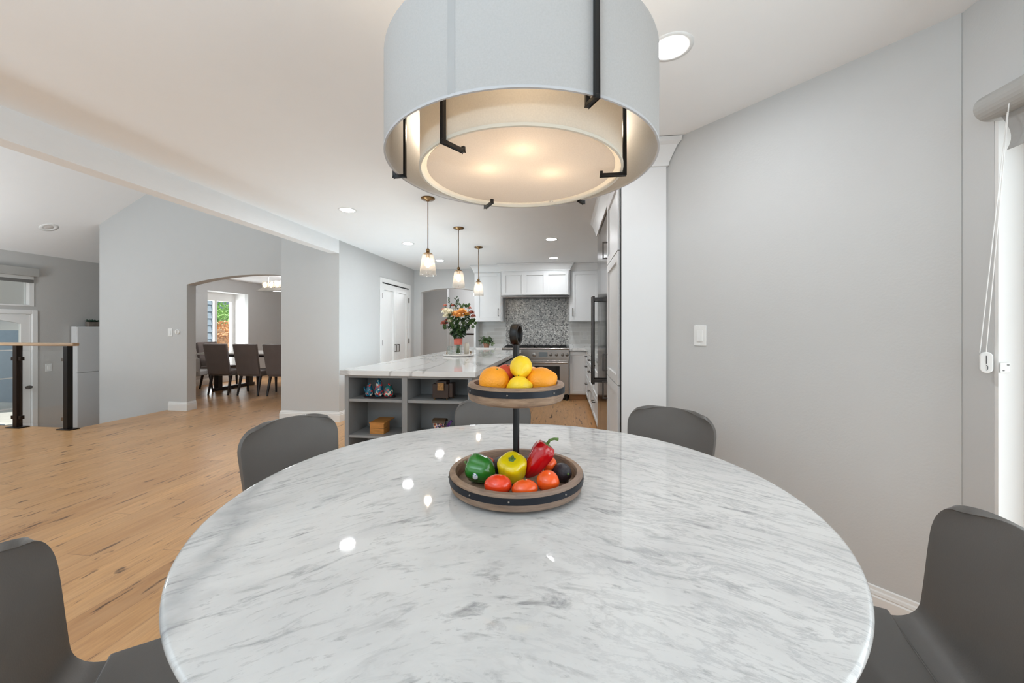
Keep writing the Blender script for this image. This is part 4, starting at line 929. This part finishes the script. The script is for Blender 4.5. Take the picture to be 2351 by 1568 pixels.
# light switch on the diagonal wall
p = Vector(cf(1.121, 2.345)[:2]+(1.202,))
ang = math.atan2(dv.y, dv.x)
plate('light_switch', 'white rocker light switch on the diagonal grey wall', 'light switch', Matrix.Translation(p) @ Matrix.Rotation(ang, 4, 'Z'), .075, .122, 'switch')
plate('light_switch', 'white light switch left of the dining room archway', 'light switch', FY(-5.995, 5.32, 1.196), .08, .125, 'switch')
t = thing('wall_dial', 'small round white dial beside the archway light switch', 'thermostat', (-5.865, 5.32, 1.205)); b = MB(); b.T = Matrix.Rotation(R(90), 4, 'X')
b.lathe([(0, 0), (.038, 0), (.036, .016), (0, .016)], 28); b.build('dial_base', WHITEP, t, angle=40); b = MB(); b.box(-.006, .006, -.03, -.016, -.024, .024); b.build('dial_knob', WHITEP, t, bevel=.002)
plate('light_switch', 'white switch plate low on the entry wall behind the glass railing', 'light switch', FXp(XE, 5.30, .63) , .08, .125, 'switch')

# range
RX0, RX1, RYF = -1.085, .09, 6.93
t = thing('gas_range', 'wide stainless steel gas range with knobs and glass oven door', 'stove', ((RX0+RX1)/2, RYF, 0)); oxr = (RX0+RX1)/2; hw = (RX1-RX0)/2-.003
m_ = MB(); m_.box(-hw, hw, .03, .66, .10, .90); m_.build('range_body', STEEL, t, bevel=.003)
m_ = MB(); m_.box(-hw, hw, -.02, .66, .895, .915); m_.tube([(-hw, -.012, .903), (hw, -.012, .903)], .014, 12); m_.build('cooktop', STEEL, t, angle=40)
m_ = MB()
for g in range(4):
    x0 = -hw+.03+g*(2*hw-.06)/4; x1 = x0+(2*hw-.06)/4-.012
    for y in (.03, .17, .31, .45, .59): m_.box(x0, x1, y, y+.014, .935, .948)
    for x in (x0, (x0+x1)/2, x1-.014): m_.box(x, x+.014, .03, .604, .93, .948)
    for x in (x0, x1-.014):
        for y in (.03, .59): m_.box(x, x+.014, y, y+.014, .915, .935)
m_.build('grate', BLACK, t)
m_ = MB(); m_.add([(-hw, -.01, .89), (hw, -.01, .89), (hw, -.01, .725), (-hw, -.01, .725), (-hw, .03, .89), (hw, .03, .89), (hw, .03, .725), (-hw, .03, .725)], [(0, 1, 2, 3), (4, 5, 6, 7), (0, 1, 5, 4), (1, 2, 6, 5), (2, 3, 7, 6), (3, 0, 4, 7)]); m_.build('control_panel', STEEL, t, bevel=.003)
for i, (x, r) in enumerate(((-.50, .026), (-.40, .026), (-.30, .026), (-.02, .034), (.27, .026), (.37, .026), (.475, .026), (.55, .026), (-.52+.02, .0))):
    if r == 0: continue
    m_ = MB(); m_.T = Matrix.Translation((x, -.01, .80)) @ Matrix.Rotation(R(90), 4, 'X'); m_.lathe([(r*1.1, 0), (r*1.1, .006), (r, .008), (r*.9, .035), (r*.2, .038), (0, .038)], 24); m_.build('knob', STEEL if r > .03 else NICKEL, t, angle=40)
m_ = MB(); m_.box(.06, .21, -.018, -.01, .765, .845); m_.build('clock_display', mat('display_grey', rgb(120, 128, 132), .15), t, bevel=.002)
for (x0, x1, wn0, wn1, nm) in ((-hw+.005, .10-.26, -hw+.1, .10-.36, 'side_oven_door'), (.10-.25, hw-.005, -.02, hw-.16, 'oven_door')):
    m_ = MB(); m_.box(x0, x1, -.008, .03, .17, .70); od = m_.build(nm, STEEL, t, bevel=.004)
    m_ = MB(); m_.box(wn0, wn1, -.011, -.008, .33, .60); m_.build('oven_window', mat('oven_glass', rgb(24, 24, 22), .08, var=.3, vscale=6), od, bevel=.002)
    m_ = MB(); m_.tube([(x0+.02, -.06, .665), (x1-.02, -.06, .665)], .014, 14); m_.box(x0+.04, x0+.06, -.06, -.008, .655, .675); m_.box(x1-.06, x1-.04, -.06, -.008, .655, .675); m_.build('handle', STEEL, od, angle=40)
m_ = MB(); m_.box(-hw+.02, hw-.02, .05, .6, .03, .10); m_.build('toe_kick', BLACK, t)
for x in (-hw+.04, hw-.04): m_ = MB(); m_.lathe([(0, 0), (.022, 0), (.022, .11), (0, .11)], 14, (x, .03, 0)); m_.build('leg', BLACK, t)
# base cabinets on the back wall
def base_back(label, x0, x1, hx):
    t = thing('base_cabinet', label, 'base cabinet', ((x0+x1)/2, YB, 0), 0, 'white base cabinets'); o_ = (x0+x1)/2
    b = MB(); b.box(x0-o_, x1-o_, -.60, 0, .10, .874); b.build('cabinet_body', CABW, t); b = MB(); b.box(x0-o_, x1-o_, -.53, -.0, 0, .10); b.build('toe_kick', mat('toe_oak', rgb(176, 134, 96), .5, var=.1) if 'toe_oak' not in MATS else MATS['toe_oak'], t)
    shaker(t, 'door', FY(x0-o_+.012, -.62, .12), (x1-x0)-.024, .73, CABW, rail=.05, handle=(hx-x0-.012, .60, .13, False)); return t
base_back('white base cabinet between the range and the corner', .095, .395, .125)
base_back('white base cabinet left of the range, mostly behind the island', -1.66, -1.09, -1.16)
# right run
t = None
rg = 'white drawer cabinets on the right wall'
for i, (y0, y1, lab) in enumerate(((4.56, 5.36, 'white drawer cabinet nearest the refrigerator'), (5.36, 6.16, 'white drawer cabinet in the middle of the right run'), (6.16, 6.965, 'white drawer cabinet nearest the back corner'))):
    t = thing('drawer_cabinet', lab, 'base cabinet', (.40, y0, 0), 0, rg)
    b = MB(); b.box(0, .612, 0, y1-y0-.002, .10, .874); b.build('cabinet_body', CABW, t); b = MB(); b.box(.06, .6, 0, y1-y0-.002, 0, .10); b.build('toe_kick', MATS['toe_oak'], t)
    for (z, h) in ((.70, .15), (.42, .265), (.12, .285)): shaker(t, 'drawer', FX(-.022, y1-y0-.008, z), y1-y0-.016, h, CABW, rail=.04, handle=((y1-y0)/2, h-.05, .14, True), hmat=HSTEEL)
# countertops
t = thing('l_shaped_countertop', 'white countertop running from the range round the right corner', 'countertop', (.095, 6.93, 0))
m_ = MB(); m_.prism([(0, .0), (.265, 0), (.265, -2.37), (.92, -2.37), (.92, .665), (0, .665)], .874, .914); m_.build('slab', QUARTZ, t, bevel=.002)
m_ = MB(); m_.box(0, .925, .645, .656, .914, .965); m_.build('upstand', QUARTZ, t)
t = thing('left_countertop', 'short white countertop left of the range under the potted plant', 'countertop', (-1.09, 6.93, 0))
m_ = MB(); m_.box(-.66, 0, 0, .668, .874, .914); m_.build('slab', QUARTZ, t, bevel=.002)
m_ = MB(); m_.box(-.6, 0, .645, .656, .914, .965); m_.build('upstand', QUARTZ, t)
# potted plant on left counter
def potplant(name, label, loc, r, h, potm, n, spread, leafl, seed, leafm=LEAFM):
    t = thing(name, label, 'potted plant', loc); q = random.Random(seed)
    b = MB(); b.lathe([(0, 0), (r*.75, 0), (r, h*.85), (r*1.06, h*.86), (r*1.06, h), (r*.9, h), (r*.88, h*.9), (0, h*.9)], 28); b.build('pot', potm, t, angle=40)
    b = MB(); s_ = MB()
    for i in range(n):
        a = q.uniform(0, 2*pi); e = q.uniform(.1, 1.2); L_ = spread*q.uniform(.4, 1); p = Vector((cos(a)*cos(e), sin(a)*cos(e), sin(e)))*L_+Vector((0, 0, h))
        s_.tube([(0, 0, h*.85), tuple(p*.6+Vector((0, 0, h*.4))), tuple(p)], .0018, 5); b.leaf(p, (cos(a), sin(a), q.uniform(-.7, .5)), (0, 0, 1), leafl*q.uniform(.7, 1.2), leafl*.6, .4)
    b.build('leaves', leafm, t, smooth=True); s_.build('stems', STEM, t); return t
pl = potplant('potted_plant', 'small trailing plant in a terracotta pot beside the range', (-1.41, 7.12, .914), .062, .095, TERRA, 90, .13, .06, 5)
b = MB(); q = random.Random(8)
for i in range(26): b.leaf((.10+q.uniform(-.03, .05), -.03+q.uniform(-.03, .03), q.uniform(.05, .10)), (q.uniform(-1, 1), -.4, q.uniform(-.6, .5)), (0, -.4, 1), .04, .028, .3)
b.build('trailing_leaves', mat('variegated_leaf', rgb(150, 168, 120), .5, var=.4, vscale=60), pl, smooth=True)

# ============================================================ REFRIGERATOR AND TALL CABINETS (right run)
XF = .372
t = thing('refrigerator', 'built in stainless steel refrigerator with two tall doors', 'refrigerator', (XF, 4.50, 0))
m_ = MB(); m_.box(.03, .64, -1.15, 0, 0, 2.26); m_.build('fridge_body', STEEL, t)
for (y0, y1, hy) in ((-.34, -.004, -.29), (-1.146, -.346, -.40)):
    m_ = MB(); m_.box(0, .03, y0, y1, .10, 2.255); dd = m_.build('door', DSTEEL, t, bevel=.003)
    m_ = MB(); m_.tube([(-.075, hy, .68), (-.075, hy, 1.58)], .015, 16); m_.box(-.085, 0, hy-.012, hy+.012, .70, .735); m_.box(-.085, 0, hy-.012, hy+.012, 1.53, 1.565); m_.build('handle', HSTEEL, dd, angle=40)
m_ = MB(); m_.box(.05, .6, -1.14, -.01, .0, .10); m_.build('toe_grille', BLACK, t)
t = thing('tall_pantry_cabinet', 'tall white pantry cabinet with shaker doors and crown moulding beside the refrigerator', 'tall cabinet', (XF, 3.335, 0))
m_ = MB(); m_.box(.0, .64, -.68, 0, 0.0, 2.30); m_.build('cabinet_body', CABW, t)
for (z0, z1, hz) in ((.10, .865, None), (.872, 1.755, .10), (1.762, 2.26, .12)):
    shaker(t, 'door', FX(-.022, -.02, z0), .655, z1-z0, CABW, rail=.06, handle=(.035, hz, .13, False) if hz else (.035, z1-z0-.12, .13, False), hmat=HSTEEL)
m_ = MB(); m_.T = Matrix.Translation((0, -.715, 0)); m_.box(0.002, .64, .04, 1.88, 2.305, 2.436); m_.build('fascia', CABW, t)
m_ = MB(); m_.T = Matrix.Translation((0, -.715, 0))
prof = [(0, 2.28), (.012, 2.28), (.014, 2.30), (.03, 2.34), (.055, 2.395), (.072, 2.41), (.075, 2.436)]
for i in range(len(prof)-1):
    (a, za), (c_, zc) = prof[i], prof[i+1]
    P = [(-a, 1.88, za), (-a, -a, za), (.275+a, -a, za), (.275+a, .1, za), (-c_, 1.88, zc), (-c_, -c_, zc), (.275+c_, -c_, zc), (.275+c_, .1, zc)]
    m_.add(P, [(0, 1, 5, 4), (1, 2, 6, 5), (2, 3, 7, 6)])
m_.build('moulding', CABW, t, solid=.004)
t = thing('cabinet_end_panel', 'tall white end panel closing the pantry cabinet beside the diagonal wall', 'panel', (XF, 2.62, 0))
m_ = MB(); m_.box(-.003, .275, 0, .03, 0, 2.30); m_.build('panel', CABW, t)
m_ = MB(); m_.box(-.009, -.003, 0.002, .028, 0, 2.28); m_.build('shadow_gap_strip', DARK, t)  # dark strip painting the shadow gap between pantry door and end panel
# ============================================================ ENTRY RAILING, SHOE CABINET, SUCCULENT
t = thing('glass_railing', 'glass stair railing with black posts and oak handrail', 'railing', (-6.10, 4.13, 0))
m_ = MB(); m_.box(-1.9, .12, -.035, .035, 1.035, 1.075); m_.build('handrail', HRAIL, t, bevel=.008)
for px in (0, -.755, -1.51):
    m_ = MB(); m_.box(px-.03, px+.03, -.03, .03, .012, 1.035); po = m_.build('post', BLACK if px == 0 else BRONZE, t, bevel=.003)
    m_ = MB(); m_.box(px-.10, px+.10, -.055, .055, 0, .012); m_.build('base_plate', BRONZE, po, bevel=.002)
    for z in (.13, .87):
        for sx in ((-1,) if px == 0 else (-1, 1)): m_ = MB(); m_.box(px+sx*.03, px+sx*.075, -.02, .02, z-.022, z+.022); m_.build('glass_clamp', NICKEL if px == 0 else BRONZE, po, bevel=.003)
for (a, b_) in ((-.71, -.045), (-1.465, -.80)): m_ = MB(); m_.box(a, b_, -.005, .005, .06, .98); m_.build('glass_panel', GLASS, t)
t = thing('shoe_cabinet', 'slim white two door cabinet against the entry wall', 'cabinet', (XE+.022, 5.58, -.57))
m_ = MB(); m_.box(0, .10, 0, .36, 0, 1.858); m_.build('cabinet_body', CABW, t)
for (z0, z1) in ((.03, 1.08), (1.09, 1.85)): m_ = MB(); m_.box(.10, .118, .003, .357, z0, z1); m_.build('flap_door', CABW, t, bevel=.002)
t = thing('succulent_planter', 'dark green succulents in a weathered wooden box on the slim cabinet', 'potted plant', (XE+.075, 5.83, 1.288))
m_ = MB(); m_.box(-.04, .04, -.065, .09, 0, .085); m_.build('planter_box', mat('grey_barnwood', rgb(122, 112, 104), .7, var=.2, vscale=20), t, bevel=.003)
b = MB(); q = random.Random(11)
for i in range(80): a = q.uniform(0, 6.28); b.leaf((q.uniform(-.03, .03), q.uniform(-.07, .09), .085), (cos(a), sin(a), q.uniform(.3, 1.6)), (0, 0, 1), q.uniform(.03, .07), .022, .2)
b.build('rosette', mat('succulent_green', rgb(52, 86, 66), .5, var=.3), t, smooth=True)
t = thing('roller_blind', 'grey roller blind cassette above the entry transom window', 'window blind', (XE, 5.12, 2.06))
m_ = MB(); m_.box(0.001, .09, -1.1, 0.02, 0, .125); m_.build('cassette', BLIND, t, bevel=.006)
m_ = MB(); m_.box(.03, .034, -1.08, -.02, -.05, 0.0); m_.build('fabric', mat('blind_fabric', rgb(206, 204, 200), .8), t); m_ = MB(); m_.box(.026, .038, -1.08, -.02, -.10, -.05); m_.build('bottom_bar', BLINDD, t)

# ============================================================ PATIO DOOR BLIND (right edge)
t = thing('patio_roller_blind', 'grey roller blind cassette over the patio door at the right edge', 'window blind', (1.5, YO, 1.955))
m_ = MB()
prof = [(-.002, 0), (-.045, -.003)]+[(-.055-.043*sin(R(a)), .041-.044*cos(R(a))) for a in range(0, 181, 15)]+[(-.002, .085)]
n = len(prof); y1_ = -.035; m_.add([(x, y1_, z) for x, z in prof]+[(x, -2.6, z) for x, z in prof], [tuple(range(n)), tuple(range(2*n-1, n-1, -1))]+[(i, (i+1) % n, n+(i+1) % n, n+i) for i in range(n)]); m_.build('cassette', BLIND, t, bevel=.003)
m_ = MB(); m_.grid(lambda u, v: (-.045+.03*sin(pi*v*.8)+.004*sin(7*u), -.07-2.4*u, -.115*v+.0), 12, 8); m_.build('fabric', mat('blind_cloth', rgb(190, 189, 187), .8, var=.03), t, smooth=True, solid=.002)
m_ = MB(); m_.tube([(-.055, -.10, .005), (-.03, .015, -.80)], .0016, 6); m_.tube([(-.09, -.14, .005), (-.03, -.006, -.80)], .0016, 6); m_.build('pull_cord', WHITEP, t)
ct = thing('cord_tensioner', 'white oval cord weight hanging beside the patio door', 'cord weight', (1.474, YO-.002, 1.122))
ct.rotation_euler = (0, 0, R(-38))
m_ = MB(); pr = [(0.0125*cos(a_), .0125*sin(a_)) for a_ in []]
def capsule(wd, h, th):
    P = [(wd*cos(R(a)), h/2-wd+wd*sin(R(a))) for a in range(0, 181, 15)]+[(wd*cos(R(a)), -h/2+wd+wd*sin(R(a))) for a in range(180, 361, 15)]
    b = MB(); n = len(P); b.add([(x, -th/2, z) for x, z in P]+[(x, th/2, z) for x, z in P], [tuple(range(n)), tuple(range(2*n-1, n-1, -1))]+[(i, (i+1) % n, n+(i+1) % n, n+i) for i in range(n)]); return b
capsule(.0155, .074, .018).build('housing', WHITEP, ct, bevel=.003)
m_ = MB(); m_.box(-.0012, .0012, -.0100, -.009, -.004, .024); m_.tube([(.003*cos(R(a)), -.0095, -.018+.0085*sin(R(a))) for a in range(-100, 120, 20)], .0011, 6); m_.build('printed_mark', mat('mark_grey', rgb(90, 90, 90), .5), ct)
t = thing('cord_bracket', 'small square white bracket on the patio door reveal', 'bracket', (1.50, YO-.0135, 1.105))
m_ = MB(); m_.box(.003, .034, -.004, 0, -.018, .018); m_.build('bracket_plate', WHITEP, t, bevel=.002)
m_ = MB(); m_.ball((.026, -.005, .010), (.004, .001, .0025), 8, 5); m_.ball((.012, -.005, -.010), (.004, .001, .002), 8, 5); m_.build('screw', mat('screw_grey', rgb(120, 120, 118), .4), t)

# ============================================================ DINING ROOM
TXC, TYC = -6.0, 7.55
t = thing('long_dining_table', 'long dining table with pale top and dark trestle base seen through the arch', 'table', (TXC, TYC, 0))
m_ = MB(); m_.box(-1.35, 1.35, -.55, .55, .735, .77); m_.build('tabletop', mat('pale_table', rgb(206, 200, 194), .3, var=.06), t, bevel=.004)
m_ = MB(); m_.box(-1.2, 1.2, -.42, .42, .69, .735); m_.build('apron', DWOOD, t)
for sx in (-1, 1.15):
    m_ = MB(); m_.box(sx*1.0-.05, sx*1.0+.05, -.45, .55, 0, .06); m_.box(sx*1.0-.05, sx*1.0+.05, -.40, -.30, .06, .69); m_.box(sx*1.0-.05, sx*1.0+.05, .40, .50, .06, .69); m_.build('trestle', DWOOD, t)
def uchair():
    t = thing('upholstered_chair', '', 'chair', (0, 0, 0), 0, 'upholstered chairs in the dining room')
    def bk(u, v, off): s = 2*u-1; return (.225*s*(1+.06*v), -.24-.10*v+off-.015*(1-s*s), .40+.57*v)
    m_ = MB(); m_.grid(lambda u, v: bk(u, v, 0), 9, 9); m_.build('backrest', DFAB, t, smooth=True, solid=.06, bevel=.012)
    m_ = MB(); m_.box(-.235, .235, -.24, .24, .36, .47); m_.build('seat', DFAB, t, bevel=.02)
    for sx in (-1, 1):
        m_ = MB(); m_.tube([(sx*.20, -.20, .37), (sx*.21, -.28, 0)], [.028, .016], 8); m_.build('leg', DWOOD, t)
        m_ = MB(); m_.tube([(sx*.20, .20, .37), (sx*.20, .21, 0)], [.026, .017], 8); m_.build('leg', DWOOD, t)
    return t
uc = uchair()
for i, (x, y, a, lab) in enumerate(((-6.50, 6.96, 0, 'taupe upholstered chair with its back to us, left of the row by the arch'), (-5.88, 6.96, 0, 'taupe upholstered chair with its back to us, middle of the row by the arch'), (-5.27, 6.96, 0, 'taupe upholstered chair half hidden by the grey pier'),
        (-5.9, 8.22, 180, 'taupe upholstered chair on the far side of the dining table, left'), (-5.2, 8.22, 180, 'taupe upholstered chair on the far side of the dining table beside the sideboard'), (-7.30, 7.56, -90, 'taupe upholstered chair at the head of the table before the bay window'))):
    if i == 0: uc.location = (x, y, 0); uc.rotation_euler = (0, 0, R(a)); uc['label'] = lab
    else: dup(uc, (x, y, 0), R(a), lab)
t = thing('low_armchair', 'pale grey upholstered low armchair at the left of the dining table', 'chair', (-7.15, 6.72, 0), R(10))
m_ = MB(); m_.box(-.30, .30, -.28, .28, .36, .46); m_.build('seat', LFAB, t, bevel=.02)
m_ = MB(); m_.grid(lambda u, v: (.30*sin((u-.5)*2.4)*(1+.03*v)/.93, -.26+.18*(1-cos((u-.5)*2.4))-.03*v, .37+.33*v), 13, 6); m_.build('backrest', LFAB, t, smooth=True, solid=.06, bevel=.012)
for sx in (-1, 1):
    for sy in (-1, 1): m_ = MB(); m_.tube([(sx*.23, sy*.2, .37), (sx*.26, sy*.25, 0)], [.022, .014], 8); m_.build('leg', DWOOD, t)
t = thing('dining_chandelier', 'rectangular chrome and glass chandelier glowing over the dining table', 'chandelier', (-6.0, 7.6, 2.04))
m_ = MB(); m_.box(-.38, .38, -.13, .13, 0, .015); m_.add([(-.38, -.13, 0), (.38, -.13, 0), (.30, -.10, .07), (-.30, -.10, .07), (-.38, .13, 0), (.38, .13, 0), (.30, .10, .07), (-.30, .10, .07)], [(0, 1, 2, 3), (4, 5, 6, 7), (0, 3, 7, 4), (1, 2, 6, 5)]); m_.build('frame', mat('chrome', rgb(200, 196, 190), .12, metal=1.0), t)
for i in range(5):
    m_ = MB(); m_.ball((-.28+.14*i, 0, .15), (.028, .028, .05)); m_.build('bulb', BULBH, t, smooth=True)
    m_ = MB(); m_.lathe([(.035, .07), (.05, .10), (.052, .22), (.050, .22), (.048, .10)], 20, (-.28+.14*i, 0, 0)); m_.build('glass_shade', PGLASS, t, smooth=True)
for sx in (-.2, .2): m_ = MB(); m_.tube([(sx, 0, .07), (sx, 0, .38)], .006); m_.build('stem', MATS['chrome'], t)
m_ = MB(); m_.box(-.3, .3, -.05, .05, .38, .40); m_.build('canopy', MATS['chrome'], t)
point('dining_fill_light', (-6.0, 7.6, 1.95), 40, (.92, .96, 1), .15)  # this and the next: added soft fill for the dining room
point('dining_fill_light', (-6.0, 7.6, 2.30), 25, (.92, .96, 1), .15)
t = thing('sideboard', 'white topped sideboard against the far dining room wall', 'sideboard', (-6.55, 10.3, 0))
m_ = MB(); m_.box(-.02, 1.6, -.25, .28, .1, .86); m_.build('sideboard_body', mat('sideboard_white', rgb(214, 212, 210), .4), t, bevel=.004)
m_ = MB(); m_.box(-.04, 1.62, -.27, .28, .86, .90); m_.build('sideboard_top', WHITEP, t, bevel=.004)
for x in (.05, 1.5): m_ = MB(); m_.box(x, x+.06, -.2, .2, 0, .1); m_.build('leg', DWOOD, t)
t = thing('riser_shelf', 'small reddish wooden riser on the sideboard', 'shelf', (-6.16, 10.25, .90))
m_ = MB(); m_.box(-.18, .3, -.1, .12, .20, .235); m_.build('riser_top', mat('red_wood', rgb(140, 84, 60), .4, var=.15), t); m_ = MB(); m_.box(-.06, .02, -.06, .08, 0, .20); m_.build('riser_leg', DWOOD, t)
t = thing('blossom_branch', 'white blossom branch standing on the wooden riser', 'flowers', (-6.02, 10.25, 1.135)); q = random.Random(4)
b = MB(); b.tube([(.06, 0, 0), (.02, 0, .25), (-.06, 0, .5), (-.12, 0, .68)], .005, 6); b.build('twig', BRONZE, t)
b = MB()
for i in range(60): v = q.uniform(.15, 1); b.leaf((.06-.17*v**1.5+q.uniform(-.03, .03), q.uniform(-.03, .03), .68*v), (q.uniform(-1, 1), -.6, q.uniform(-1, 1)), (0, -1, .2), .05, .035, .2)
b.build('blossoms', mat('white_petals', rgb(240, 238, 236), .6), t)

# stair rail in the hallway behind the back arch
t = thing('stair_handrail', 'dark stair handrails beyond the kitchen archway', 'railing', (-2.2, 9.3, 0))
m_ = MB(); m_.tube([(-.55, 0, 1.13), (.55, 0, 1.13)], .022, 10); m_.build('level_rail', BRONZE, t, smooth=True)
m_ = MB(); m_.tube([(-.2, -.35, .62), (.5, -.35, 1.04)], .022, 10); m_.build('sloping_rail', BRONZE, t, smooth=True)
m_ = MB()
for x in (-.55, .5): m_.box(x-.02, x+.02, -.02, .02, 0, 1.13)
m_.box(-.22, -.18, -.37, -.33, 0, .62); m_.box(.46, .5, -.37, -.33, 0, 1.0); m_.build('newel', WHITEP, t)
point('hall_fill_light', (-2.2, 9.6, 2.2), 30, (.92, .96, 1), .15)  # added soft fill for the hall, without a fitting
point('entry_fill_light', (-7.35, 3.3, 1.6), 48, (.86, .94, 1), .2)  # added soft fill for the entry, out of view

# ============================================================ OUTSIDE
SID = mat('blue_grey_siding', rgb(128, 140, 152), .7, var=.05)
t = thing('neighbour_building', 'blue grey clapboard building outside the dining room window', 'building', (-11.2, 10.72, -.6))
m_ = MB()
for i in range(16): m_.add([(0, -2.5, i*.22), (0, .62, i*.22), (0, .62, i*.22+.22), (0, -2.5, i*.22+.22), (-.2, -2.5, i*.22), (-.2, .62, i*.22), (.0-.03, .62, i*.22+.22), (-.03, -2.5, i*.22+.22)], [(0, 1, 6, 7), (0, 1, 5, 4), (1, 5, 6)])
m_.box(-3, -.1, -2.5, .62, 0, 3.5); m_.build('siding', SID, t)
m_ = MB(); m_.box(-.05, .03, .60, .72, 0, 3.5); m_.build('corner_board', TRIM, t)
m_ = MB(); m_.box(-3, .3, -2.8, .9, 3.5, 3.62); m_.build('eave', SID, t)
def bush(name, label, loc, size, mt, n, seed, ls=.09):
    q = random.Random(seed); b = MB()
    for i in range(n):
        a = q.uniform(0, 2*pi); e = math.asin(q.uniform(-1, 1)); d = Vector((cos(a)*cos(e), sin(a)*cos(e), sin(e))); k = q.uniform(.75, 1.05)
        b.leaf((size[0]*d.x*k, size[1]*d.y*k, size[2]*d.z*k), d+Vector((q.uniform(-.7, .7), q.uniform(-.7, .7), q.uniform(-.7, .7))), (0, 0, 1), ls, ls*.7, .2)
    b.ball((0, 0, 0), tuple(s*.8 for s in size), 16, 10); o = b.build(name, mt, None); o.location = loc; tag(o, label, 'shrub'); return o
bush('autumn_hedge', 'orange leaved hedge low outside the dining room window', (-12.9, 13.5, .35), (1.3, 1.1, 1.15), mat('autumn_leaf', rgb(226, 174, 128), .6, var=.45, vscale=14), 2600, 1, .13)
bush('green_shrub', 'bright green shrub above the orange hedge', (-15.9, 16.2, 1.25), (1.5, 1.3, 1.15), mat('bright_leaf', rgb(140, 178, 98), .6, var=.45, vscale=14), 2200, 2, .14)
t = thing('garden_house', 'grey gabled neighbouring house behind the shrubs', 'building', (-22, 26, -1)); m_ = MB(); m_.box(-6, 6, 0, 5, 0, 5.2); m_.build('wall', SID, t)
m_ = MB(); m_.prism([(-7, -.5), (7, -.5), (7, 5), (-7, 5)], 5.2, 5.4); m_.build('roof', mat('grey_shingle', rgb(120, 120, 126), .8, var=.1), t)
# front porch facade outside the entry door
t = thing('porch_facade', 'pale facade with grey windows outside the entry', 'building', (-13.2, 4.6, -.6))
m_ = MB(); m_.box(-.3, 0, -3.5, 3, 2.45, 3.6); m_.box(-.3, 0, -3.5, 3, 0, 1.6); m_.box(-.3, 0, -3.5, .3, 1.6, 2.45); m_.box(-.3, 0, .75, .95, 1.6, 2.45); m_.box(-.3, 0, 1.8, 3, 1.6, 2.45); m_.build('wall', mat('pale_stucco', rgb(226, 228, 222), .8, var=.03), t)
m_ = MB(); m_.box(-.2, -.15, .3, 1.8, 1.6, 2.45); m_.build('window', mat('dark_pane', rgb(96, 108, 114), .1), t)
m_ = MB(); m_.box(-.3, .6, -3.5, 3, 3.6, 3.8); m_.build('roof', mat('roof_tile', rgb(150, 132, 124), .8, var=.4, vscale=20), t)
t = thing('porch_column', 'blue painted porch column outside the glazed entry door', 'column', (-10.2, 5.72, -.6)); m_ = MB(); m_.box(-.12, .12, -.12, .12, 0, 2.9); m_.box(-.16, .16, -.16, .16, 0, .12); m_.box(-.16, .16, -.16, .16, 2.8, 2.9)
m_.build('shaft', mat('blue_paint', rgb(96, 128, 156), .5, var=.25, vscale=20), t)
m_ = MB(); m_.prism([(-30, -10), (-8.32, -10), (-8.32, 3), (-8.55, 11.2), (-8.55, 35), (-30, 35)], -.75, -.6); o = m_.build('ground_outside', mat('paving', rgb(182, 178, 172), .8, var=.08)); struct(o)
